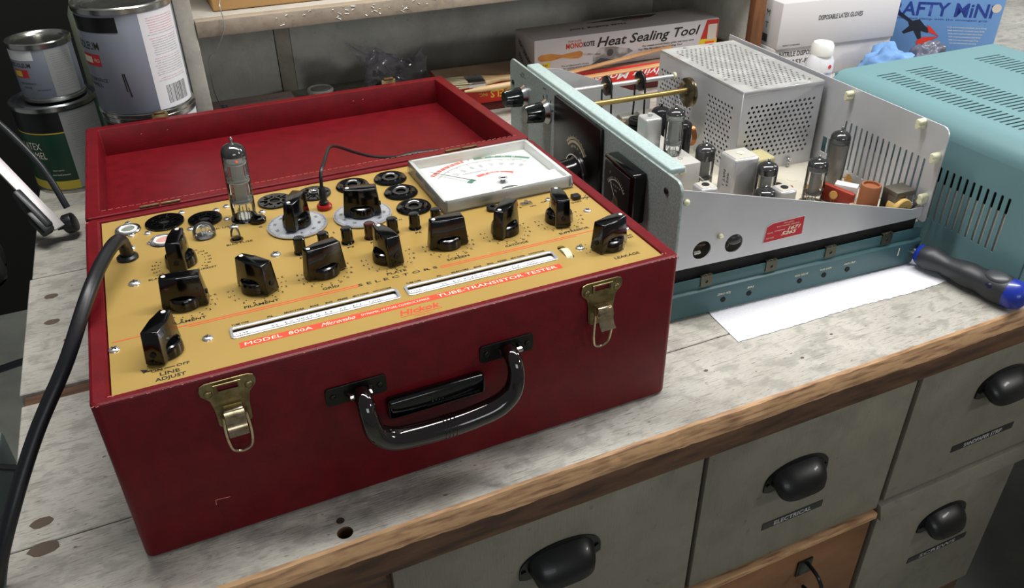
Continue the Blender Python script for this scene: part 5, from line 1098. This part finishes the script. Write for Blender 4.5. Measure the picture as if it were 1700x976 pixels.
def blob(c, r, seed, amp=0.35, f=2.2, n=24):
    t = bmesh.new(); bmesh.ops.create_icosphere(t, subdivisions=4, radius=1.0)
    for v in t.verts:
        d = v.co.normalized(); k = 1 + amp * mno.noise(d * f + Vector((seed, seed * 2.1, 0))) + amp * 0.22 * abs(mno.noise(d * f * 2.2 + Vector((0, seed, 3)))) + amp * 0.07 * mno.noise(d * f * 5.0 + Vector((2, seed, 3)))
        v.co = Vector((c[0] + d.x * r[0] * k, c[1] + d.y * r[1] * k, max(0.0004, c[2] + d.z * r[2] * k)))
    return t
m_blue = M('blue_shop_towel', (120, 160, 206), 0.8, noise=(12, (92, 132, 186), 0.35, 0.7), bump=(160, 0.5, 0.002))
solo('shop_towel', B().add(blob((1.235, 0.555, 0.022), (0.046, 0.034, 0.030), 1.3, 0.6, 2.0)), m_blue, 'crumpled light blue paper shop towel behind the teal cabinet', 'towel', 'crumpled towels', 60)
solo('shop_towel', B().add(blob((1.255, 0.470, 0.014), (0.070, 0.022, 0.018), 2.7, 0.4, 2.2)), m_blue, 'flattened pale blue towel nearest the rear edge of the teal cabinet', 'towel', 'crumpled towels', 60)
solo('dirty_glove', B().add(blob((1.3020, 0.5350, 0.030), (0.024, 0.022, 0.026), 4.1, 0.6, 2.4)), M('smoky_grey_film', (104, 106, 120), 0.3, noise=(30, (60, 60, 72), 0.4, 0.6)), 'smeared grey disposable glove wadded beside the crumpled blue towel', 'glove', None, 60)
solo('stained_rag', B().add(blob((1.150, 0.485, 0.014), (0.036, 0.026, 0.022), 6.2, 0.5, 2.0)), M('stained_pink_rag', (150, 128, 120), 0.8, noise=(14, (110, 84, 74), 0.4, 0.65)), 'stained beige rag beside the powder bottle', 'rag', None, 60)
solo('clear_wrapper', B().add(blob((1.375, 0.500, 0.020), (0.038, 0.026, 0.022), 8.8, 0.5, 2.2)), glassy('wrapper_film', (176, 196, 220), 0.35, 0.15), 'clear crinkled plastic wrapper beside the blue towels', 'wrapper', None, 40)
bb_ = thing('blue_tool_carton', 'large bright blue carton with a picture of red tipped clamp pliers', 'box', (1.322, 0.650, 0.0), math.radians(-38))
m_bluebox = M('carton_blue', (92, 134, 186), 0.4, noise=(4, (112, 152, 200), 0.3, 0.7))
part('carton', B().box(0, 0.186, 0, 0.130, 0.0004, 0.190, 0.0015), m_bluebox, bb_)
bf = lambda x, z, dy=0.0: frame((x, -0.0003 - dy, z), (1, 0, 0), (0, 0, 1))
b = B().text('CRAFTY MiNi', bf(0.075, 0.0900), 0.0230, 0.190, bold=0.02).text('the small clamp with the strongest grip', bf(0.090, 0.0730), 0.0030, 0.15)
part('navy_lettering', b, M('carton_navy', (28, 52, 130), 0.5), bb_, smooth=0)
b = B()
for k in range(6): b.text('holds wood metal and plastic parts firmly', bf(0.135, 0.0600 - 0.0055 * k), 0.0022, 0.065 - 0.004 * k)
part('white_lettering', b, m_whiteink, bb_, smooth=0)
part('picture_body', B().plate(scaled([(0.015, 0.080), (0.022, 0.082), (0.062, 0.062), (0.080, 0.066), (0.098, 0.052), (0.114, 0.044), (0.110, 0.036), (0.090, 0.040), (0.096, 0.024), (0.088, 0.020), (0.070, 0.040), (0.046, 0.032), (0.040, 0.036), (0.056, 0.050), (0.050, 0.060), (0.016, 0.075)], 0.62, 0.78, 0.004, 0.020), [], 0.0003, bf(0, 0)), M('picture_black', (30, 32, 44), 0.5), bb_, smooth=0)
part('picture_tips', B().plate(scaled([(0.104, 0.054), (0.114, 0.050), (0.142, 0.030), (0.112, 0.038)], 0.62, 0.78, 0.004, 0.020), [], 0.0003, bf(0, 0, 0.0003)).plate(scaled([(0.084, 0.016), (0.100, 0.026), (0.142, 0.029), (0.118, 0.016), (0.090, 0.006)], 0.62, 0.78, 0.004, 0.020), [], 0.0003, bf(0, 0, 0.0003)), M('picture_redtip', (206, 54, 40), 0.5), bb_, smooth=0)
part('price_dot', B().plate(ring(0.174, 0.0950, 0.0075, 20), [], 0.0003, bf(0, 0, 0.0002)), M('sticker_beige', (196, 184, 172)), bb_, smooth=0)
solo('black_tool_case', B().hexa([(1.530, 0.470, 0.0004), (1.590, 0.430, 0.0004), (1.660, 0.500, 0.0004), (1.580, 0.550, 0.0004)], [(1.540, 0.480, 0.105), (1.590, 0.445, 0.120), (1.650, 0.500, 0.110), (1.580, 0.545, 0.105)], 0.008, 2), m_blackmat, 'black angular tool case right of the blue carton', 'case')
# ------------------------------------------------------------------ teal radio cabinet
tc = thing('teal_cabinet', 'teal painted steel radio cabinet with rows of ventilation slots', 'cabinet', (0.8150, -0.0260, 0.0), math.radians(-1.2))
m_cab = M('cabinet_teal', (104, 138, 142), 0.38, 0.0, bump=(500, 0.12, 0.0004))
CW, CD, CH, R_ = 0.288, 0.300, 0.1480, 0.022
def slots(x0, x1, y0, y1, n, w=0.0022):
    return [rounded(x1 - x0, w, w * 0.48, (x0 + x1) / 2, y0 + (y1 - y0) * k / (n - 1), 2) for k in range(n)]
tops = slots(0.034, 0.064, 0.016, 0.262, 35, 0.0026) + slots(0.078, 0.122, 0.016, 0.262, 35, 0.0026) + slots(0.190, 0.234, 0.016, 0.262, 35, 0.0026)
part('cabinet_top', B().plate(rect(R_, CW - R_, 0, CD), tops, 0.0014, Matrix.Translation((0, 0, CH - 0.0007))), m_cab, tc, smooth=0)
for sgn in (0, 1):
    b = B(); t = bmesh.new(); pv = None
    for i in range(11):
        a = PI / 2 * i / 10; x = R_ - R_ * math.cos(a); z = CH - R_ + R_ * math.sin(a)
        if sgn: x = CW - x
        q = [t.verts.new((x, 0, z)), t.verts.new((x, CD, z))]
        if pv: t.faces.new((pv[0], pv[1], q[1], q[0]))
        pv = q
    bmesh.ops.recalc_face_normals(t, faces=t.faces)
    bmesh.ops.solidify(t, geom=list(t.faces), thickness=0.0012)
    b.add(t)
    part('rounded_edge', b, m_cab, tc, smooth=60)
sl = [rounded(0.0032, 0.060, 0.0015, -0.0360 - 0.0083 * k, 0.0660, 2) for k in range(24)]
part('cabinet_side', B().plate([(0, 0.0004), (-CD, 0.0004), (-CD, CH - R_), (0, CH - R_)], sl, 0.0012, FU(0.0006, 0, 0)), m_cab, tc, smooth=0)
part('cabinet_back', B().box(0, CW, CD - 0.0012, CD, 0.0004, CH - R_).box(R_ * 0.3, CW - R_ * 0.3, CD - 0.0012, CD, CH - R_, CH - 0.003).box(CW - 0.0012, CW, 0, CD, 0.0004, CH - R_).box(0.0, CW, 0.0, CD, 0.0006, 0.0016).box(0, CW, 0, 0.0012, 0.0004, CH - R_).plate([(0, 0)] + [(R_ - R_ * math.cos(PI / 2 * i / 8), R_ * math.sin(PI / 2 * i / 8)) for i in range(1, 9)] + [(CW - R_ + R_ * math.sin(PI / 2 * i / 8), R_ * math.cos(PI / 2 * i / 8)) for i in range(0, 9)], [], 0.0012, FR(0, 0.0006, CH - R_)), m_cab, tc, smooth=0)
part('cabinet_lining', B().box(0.014, CW - 0.01, 0.01, CD - 0.01, 0.004, 0.100), M('dim_inner_metal', (52, 56, 54), 0.5, 0.3), tc)
part('lit_inside_strip', B().box(0.0024, 0.0030, 0.01, CD - 0.01, 0.030, 0.078), M('painted_inside_light', (226, 216, 204), 0.6), tc)  # pale strip imitates the lit inside of the cabinet behind the slots
# paper towel under the chassis
def towel():
    P = [(0.5262, 0.0790), (0.5226, 0.0322)]
    n = 60
    for i in range(n + 1):
        x = 0.5226 + (0.7850 - 0.5226) * i / n; P.append((x, 0.0322 - 0.006 * (i / n) - 0.0022 * math.sin(i * 0.16) * (i / n) + 0.0004 * math.sin(i * 1.3) + 0.0004 * math.sin(i * 3.1)))
    P += [(0.7920, 0.0600), (0.7990, 0.0860), (0.66, 0.0905), (0.5300, 0.0920)]
    out = [];
    for p in P:
        if not out or (Vector(p) - Vector(out[-1])).length > 1e-4: out.append(p)
    return B().plate(out, [], 0.0004, Matrix.Translation((0, 0, 0.0006)))
solo('paper_towel', towel(), M('paper_towel_white', (232, 232, 238), 0.85, bump=(380, 0.8, 0.0012)), 'white paper towel lying under the radio chassis, torn along its front edge', 'paper towel')
# stubby screwdriver
sd = thing('screwdriver', 'large screwdriver with black grip and blue ends lying by the teal cabinet', 'screwdriver', (0.7930, 0.0320, 0.0170), 0)
p0 = Vector((0.7795, 0.0640, 0.0165)); p1 = Vector((0.8000, -0.0480, 0.0165)); L_ = (p1 - p0).length
dm = frame(p0 - Vector((0.7930, 0.0320, 0.0170)), (p1 - p0), (0, 0, 1))
ax_ = dm @ Matrix.Rotation(PI / 2, 4, 'Y') @ Matrix.Diagonal((0.93, 0.93, 0.83, 1))
def dl(prof): return B().lathe(prof, 28, ax_)
part('grip', dl([(0, 0.006), (0.0120, 0.006), (0.0138, 0.014), (0.0136, 0.022), (0.0108, 0.036), (0.0112, 0.046), (0.0134, 0.060), (0.0142, 0.070), (0.0132, 0.080), (0.0140, 0.088), (0.0162, 0.098), (0.0168, 0.108), (0.0160, 0.118), (0, 0.118)]), M('grey_black_grip', (44, 46, 50), 0.42), sd, smooth=60)
m_sdblue = M('tool_blue', (26, 48, 150), 0.3, coat=0.3)
part('blue_collar', dl([(0, 0.0), (0.0095, 0.0), (0.0118, 0.0035), (0.0124, 0.0065), (0, 0.0070)]), m_sdblue, sd)
part('blue_cap', dl([(0, 0.117), (0.0161, 0.117), (0.0158, 0.126), (0.0130, 0.134), (0.0070, 0.1375), (0, 0.138)]), m_sdblue, sd, smooth=60)
part('shaft', dl([(0, -0.026), (0.0042, -0.026), (0.0042, 0.001), (0, 0.001)]), m_steel, sd)
part('thumb_dimple', B().ball((0, 0, 0), 0.0125, 0.0080, 0.0030, Mx=dm @ Matrix.Translation((0.0850, 0.0, 0.0)) @ Matrix.Rotation(math.radians(18), 4, 'X') @ Matrix.Translation((0, 0, 0)) @ Matrix.Translation((0, 0.0140, 0.0)) @ Matrix.Rotation(PI / 2, 4, 'X')), M('grip_dimple', (66, 68, 72), 0.35), sd)
part('hanging_hole', B().ball((0, 0, 0), 0.0042, 0.0034, 0.0020, Mx=dm @ Matrix.Translation((0.0830, 0.0, 0.0)) @ Matrix.Rotation(math.radians(68), 4, 'X') @ Matrix.Translation((0, 0.0138, 0.0)) @ Matrix.Rotation(PI / 2, 4, 'X')), M('navy_hole', (10, 14, 46), 0.4), sd)
# ------------------------------------------------------------------ paint cans
m_tin = M('tin_plate', (178, 178, 172), 0.22, 0.95, noise=(60, (148, 148, 140), 0.4, 0.7))
def paint_can(name, x, y, z, r, h, body, label, lid_rim=None):
    c = thing(name, label, 'paint can', (x, y, z), 0)
    part('body', B().lathe([(0, 0.0006), (r * 0.95, 0.0006), (r * 1.0, 0.0), (r * 1.0, 0.0035), (r * 0.965, 0.0042), (r * 0.965, h - 0.0050), (r * 1.0, h - 0.0045), (r, h), (r * 0.95, h)], 56), m_tin, c)
    part('label_wrap', B().lathe([(r * 0.968, 0.0050), (r * 0.971, 0.0055), (r * 0.971, h - 0.0062), (r * 0.968, h - 0.0058)], 56), body, c)
    part('lid', B().lathe([(r, h), (r * 1.01, h + 0.0004), (r * 0.99, h + 0.0016), (r * 0.95, h + 0.0006), (r * 0.90, h - 0.0022), (r * 0.84, h - 0.0022), (r * 0.80, h - 0.0002), (r * 0.76, h - 0.0022), (0, h - 0.0022)], 56), lid_rim or m_tin, c)
    return c
def wrap(b, r, a0, a1, z0, z1, n=16):
    t = bmesh.new(); pv = None
    for i in range(n + 1):
        a = math.radians(a0 + (a1 - a0) * i / n); q = [t.verts.new((r * math.cos(a), r * math.sin(a), z)) for z in (z0, z1)]
        if pv: t.faces.new((pv[0], q[0], q[1], pv[1]))
        pv = q
    return b.add(t)
def wtext(b, s_, r, a, z, h, w, bold=0.0):
    cu = B().text(s_, Matrix.Identity(4), h, w, bold=bold); A0 = math.radians(a)
    for v in cu.bm.verts:
        A = A0 + v.co.x / r; v.co = Vector((r * math.cos(A), r * math.sin(A), z + v.co.y))
    return b.add(cu.bm)
m_lab_w = M('label_white', (206, 206, 208), 0.45); m_lab_g = M('label_grey', (116, 122, 132), 0.4); m_lab_red = M('label_red', (180, 32, 40), 0.45); m_lab_black = M('label_black', (14, 14, 15), 0.4)
m_lab_green = M('label_green', (16, 58, 42), 0.4); m_lab_yel = M('label_yellow', (196, 176, 60), 0.45); m_fine = M('fine_grey_print', (120, 118, 122), 0.6); m_finered = M('fine_red_print', (196, 104, 110), 0.6)
def back_panel(c, r, h, a0, a1, barcode=True, mat=m_lab_w, red=True):
    b = B(); wrap(b, r * 0.9735, a0, a1, 0.0060, h - 0.0070); lp_ = part('back_label', b, mat, c, smooth=60)
    f1 = B(); f2 = B(); rr = r * 0.9745; am = (a0 + a1) / 2; rnd = random.Random(int(r * 1e5)); z = h - 0.013; k = 0
    wid = math.radians(a1 - a0) * rr * 0.80
    while z > (h * 0.30 if barcode else 0.012):
        rowb = f2 if (red and (k < 7 or k % 8 == 0)) else f1
        words = ' '.join(''.join(rnd.choice('aeionrstlcdumph') for _ in range(rnd.randint(3, 8))) for _ in range(6))
        wtext(rowb, words, rr, am, z, 0.0011, wid * (rnd.uniform(0.8, 1.0)), 0.01); z -= 0.0026 if k % 8 != 7 else 0.0042; k += 1
    part('fine_print', f1, m_fine, c, smooth=0)
    if red: part('red_fine_print', f2, m_finered, c, smooth=0)
    if barcode:
        b = B(); rnd = random.Random(2); a = am - 16; 
        while a < am + 18:
            w_ = rnd.choice([0.5, 0.5, 0.9, 1.3]); wrap(b, rr, a, a + w_, h * 0.09, h * 0.265, 2); a += w_ + rnd.choice([0.6, 0.8, 1.2])
        part('barcode', b, m_lab_black, c, smooth=0)
def front_print(c, r, h, a, name_, items):
    for pn, mat, fn in items:
        b = B(); fn(b, r * 0.9745); part(pn, b, mat, c, smooth=0)
# lower and upper big quart cans
def grey_can(x, y, z, r, h, label, aoff, bc=True):
    c = paint_can('paint_can', x, y, z, r, h, m_lab_g, label)
    back_panel(c, r, h, aoff + 2, aoff + 62, bc)
    rr = r * 0.9745
    b = B(); wrap(b, rr, aoff - 95, aoff - 24, h * 0.80, h * 0.935); part('black_band', b, m_lab_black, c, smooth=60)
    b = B(); wtext(b, 'RUST-OLEUM', rr, aoff - 84, h * 0.68, 0.0085, 0.056, 0.01); wtext(b, 'HIGH PERFORMANCE', rr, aoff - 84, h * 0.36, 0.0045, 0.056); wtext(b, 'ENAMEL', rr, aoff - 82, h * 0.31, 0.0045, 0.034)
    part('name_print', b, m_ink, c, smooth=0)
    b = B(); wrap(b, rr, aoff - 92, aoff - 56, h * 0.49, h * 0.60); part('red_badge', b, m_lab_red, c, smooth=60)
    b = B(); wrap(b, rr * 1.001, aoff - 92, aoff - 70, h * 0.515, h * 0.575); wtext(b, 'PRO', rr * 1.001, aoff - 62, h * 0.545, 0.004, 0.008); part('badge_window', b, M('badge_cream', (206, 200, 170), 0.5), c, smooth=60)
    b = B().tube([(rr * math.cos(math.radians(aoff - 30)), rr * math.sin(math.radians(aoff - 30)), h * 0.43), (rr * math.cos(math.radians(aoff - 27)), rr * math.sin(math.radians(aoff - 27)), h * 0.21)], 0.0008, 6)
    b.tube([(rr * math.cos(math.radians(aoff - 32)), rr * math.sin(math.radians(aoff - 32)), h * 0.43), (rr * math.cos(math.radians(aoff - 31)), rr * math.sin(math.radians(aoff - 31)), h * 0.26)], 0.0006, 6)
    part('paint_drip', b, m_lab_black, c)
    return c
R1, H1 = 0.0536, 0.1215
grey_can(0.0690, 0.6090, 0.1215, R1, H1, 'tall grey paint can with white barcode label, stacked on another can', -78)
grey_can(0.0700, 0.6100, 0.0, R1, H1 - 0.0016, 'lower paint can mostly hidden behind the red lid, under the barcode can', -72, False)
gc = paint_can('paint_can', -0.0404, 0.7208, 0.0, 0.0508, 0.1130, m_lab_green, 'dark green paint can with yellow stripe at its foot', M('dark_lid_rim', (120, 122, 126), 0.25, 0.9))
back_panel(gc, 0.0508, 0.1130, -84, -20, False, M('label_dull', (150, 152, 150), 0.5), False)
rr = 0.0508 * 0.9745
b = B(); wrap(b, rr, -200, -84, 0.082, 0.1065); wrap(b, rr * 1.001, -200, -84, 0.102, 0.107); part('black_band', b, m_lab_black, gc, smooth=60)
b = B(); wrap(b, rr, -200, -84, 0.0055, 0.0170); wrap(b, rr, -200, -84, 0.0800, 0.0815); part('yellow_stripe', b, m_lab_yel, gc, smooth=60)
b = B(); wtext(b, 'LATEX', rr, -140, 0.064, 0.009, 0.030); wtext(b, 'ENAMEL', rr, -138, 0.052, 0.009, 0.034); wtext(b, 'interior exterior', rr, -108, 0.032, 0.0022, 0.014); wtext(b, 'water based protection', rr, -106, 0.026, 0.0022, 0.022); part('name_print', b, m_whiteink, gc, smooth=0)
sc_ = paint_can('paint_can', -0.0365, 0.7248, 0.1150, 0.0371, 0.0703, m_lab_g, 'small grey paint can resting on the green can')
back_panel(sc_, 0.0371, 0.0703, -82, -28, False, M('label_dull', (150, 152, 150), 0.5), False)
rr = 0.0371 * 0.9745
b = B(); wrap(b, rr, -190, -104, 0.0520, 0.0640); part('white_band', b, m_lab_w, sc_, smooth=60)
b = B(); wtext(b, 'RUST-OLEUM', rr, -140, 0.0465, 0.0050, 0.034, 0.02); wtext(b, 'PERFORMANCE', rr, -130, 0.024, 0.0028, 0.022); wtext(b, 'ENAMEL', rr, -132, 0.019, 0.0026, 0.012); wtext(b, 'net contents', rr, -102, 0.016, 0.0022, 0.016); part('name_print', b, m_ink, sc_, smooth=0)
b = B(); wrap(b, rr, -158, -122, 0.0310, 0.0410); part('red_badge', b, m_lab_red, sc_, smooth=60)
b = B(); wrap(b, rr * 1.001, -156, -136, 0.0325, 0.0395); part('yellow_badge', b, m_lab_yel, sc_, smooth=60)
# pale jug behind the cans
solo('plastic_jug', B().lathe([(0, 0.0005), (0.048, 0.0005), (0.052, 0.005), (0.052, 0.190), (0.040, 0.225), (0.018, 0.245), (0.018, 0.262), (0, 0.262)], 32, XY(0.0500, 0.8100, 0)), M('pale_green_plastic', (132, 138, 118), 0.5), 'pale green plastic jug standing behind the paint cans', 'jug', smooth=50)
# bar clamp leaning at the left edge
bcp = thing('bar_clamp', 'quick bar clamp with black jaw and white bar leaning by the cans', 'clamp', (-0.060, 0.545, 0.0))
o = Vector((-0.060, 0.545, 0.0))
def P_(x, y, z): return Vector((x, y, z)) - o
e0, e1 = P_(-0.0560, 0.5260, 0.0200), P_(-0.1480, 0.6350, 0.1550)
d = e1 - e0; mm = frame(e0, d, Vector((1, 0.6, 0.0)))
part('bar', B().box(0, d.length, -0.0065, 0.0065, -0.0018, 0.0018, 0.0005, Mx=mm), M('clamp_bar', (196, 190, 190), 0.4, 0.2), bcp, 'pale flat bar')
part('jaw', B().box(0.004, 0.058, -0.0150, -0.0050, -0.010, 0.008, 0.003, Mx=mm).box(0.000, 0.030, -0.0200, -0.0060, -0.008, 0.006, 0.003, Mx=mm), m_carbon, bcp, 'dark grey plastic jaw')
part('pad', B().cyl(P_(-0.0520, 0.5400, 0.0160), P_(-0.0400, 0.5380, 0.0190), 0.0115, seg=20, bev=0.002).cyl(P_(-0.060, 0.5380, 0.0170), P_(-0.0500, 0.5390, 0.0170), 0.0050, seg=12), m_rubber, bcp)
part('trigger_handle', B().tube(catmull([P_(-0.046, 0.560, 0.028), P_(-0.060, 0.580, 0.075), P_(-0.085, 0.605, 0.115), P_(-0.110, 0.620, 0.150), P_(-0.130, 0.640, 0.200)], 6), [0.0038 for i in range(25)], 12), m_carbon, bcp)
part('green_tape', B().box(0.118, 0.140, -0.0100, 0.0075, -0.004, 0.004, 0.001, Mx=mm), M('green_tape', (84, 128, 60), 0.5), bcp, 'green tape band')
# dark strap, cables and a metal cabinet on the floor beyond the left edge
solo('black_jacket', B().add(blob((-0.165, 0.480, -0.04), (0.050, 0.080, 0.30), 3.3, 0.22, 1.6)), m_blackmat, 'black cloth hanging down past the left end of the bench', 'jacket', None, 60)
solo('metal_locker', B().box(-0.62, -0.22, 0.20, 0.62, -0.8198, -0.30, 0.006), M('locker_greygreen', (150, 168, 166), 0.5), 'grey green metal locker on the floor left of the bench', 'locker')
for pts, lab in (([(-0.35, 0.50, -0.05), (-0.20, 0.46, -0.10), (-0.12, 0.43, -0.085), (-0.088, 0.40, -0.06), (-0.075, 0.37, -0.052)], 'upper black cable running off the left bench end'), ([(-0.32, 0.36, -0.02), (-0.20, 0.33, -0.11), (-0.12, 0.31, -0.14), (-0.085, 0.29, -0.12), (-0.070, 0.28, -0.052)], 'lower black cable looping below the left bench end')):
    solo('black_cable', B().tube(catmull(pts, 8), 0.004, 10), m_rubber, lab, 'cable', 'cables at the bench end')
# hanging black hook straps above the cans
for pts, r_, lab in (([(-0.02, 0.70, 0.330), (0.000, 0.695, 0.262), (0.018, 0.690, 0.240), (0.036, 0.690, 0.262), (0.050, 0.70, 0.330)], 0.0040, 'thicker black rubber loop hanging over the small grey can'), ([(-0.015, 0.68, 0.330), (0.006, 0.675, 0.255), (0.020, 0.672, 0.243), (0.050, 0.675, 0.260), (0.075, 0.68, 0.330)], 0.0034, 'thinner black rubber loop hanging in front of the thicker one')):
    solo('rubber_loop', B().tube(catmull(pts, 8), r_, 10), m_rubber, lab, 'loop', 'rubber loops above the cans')
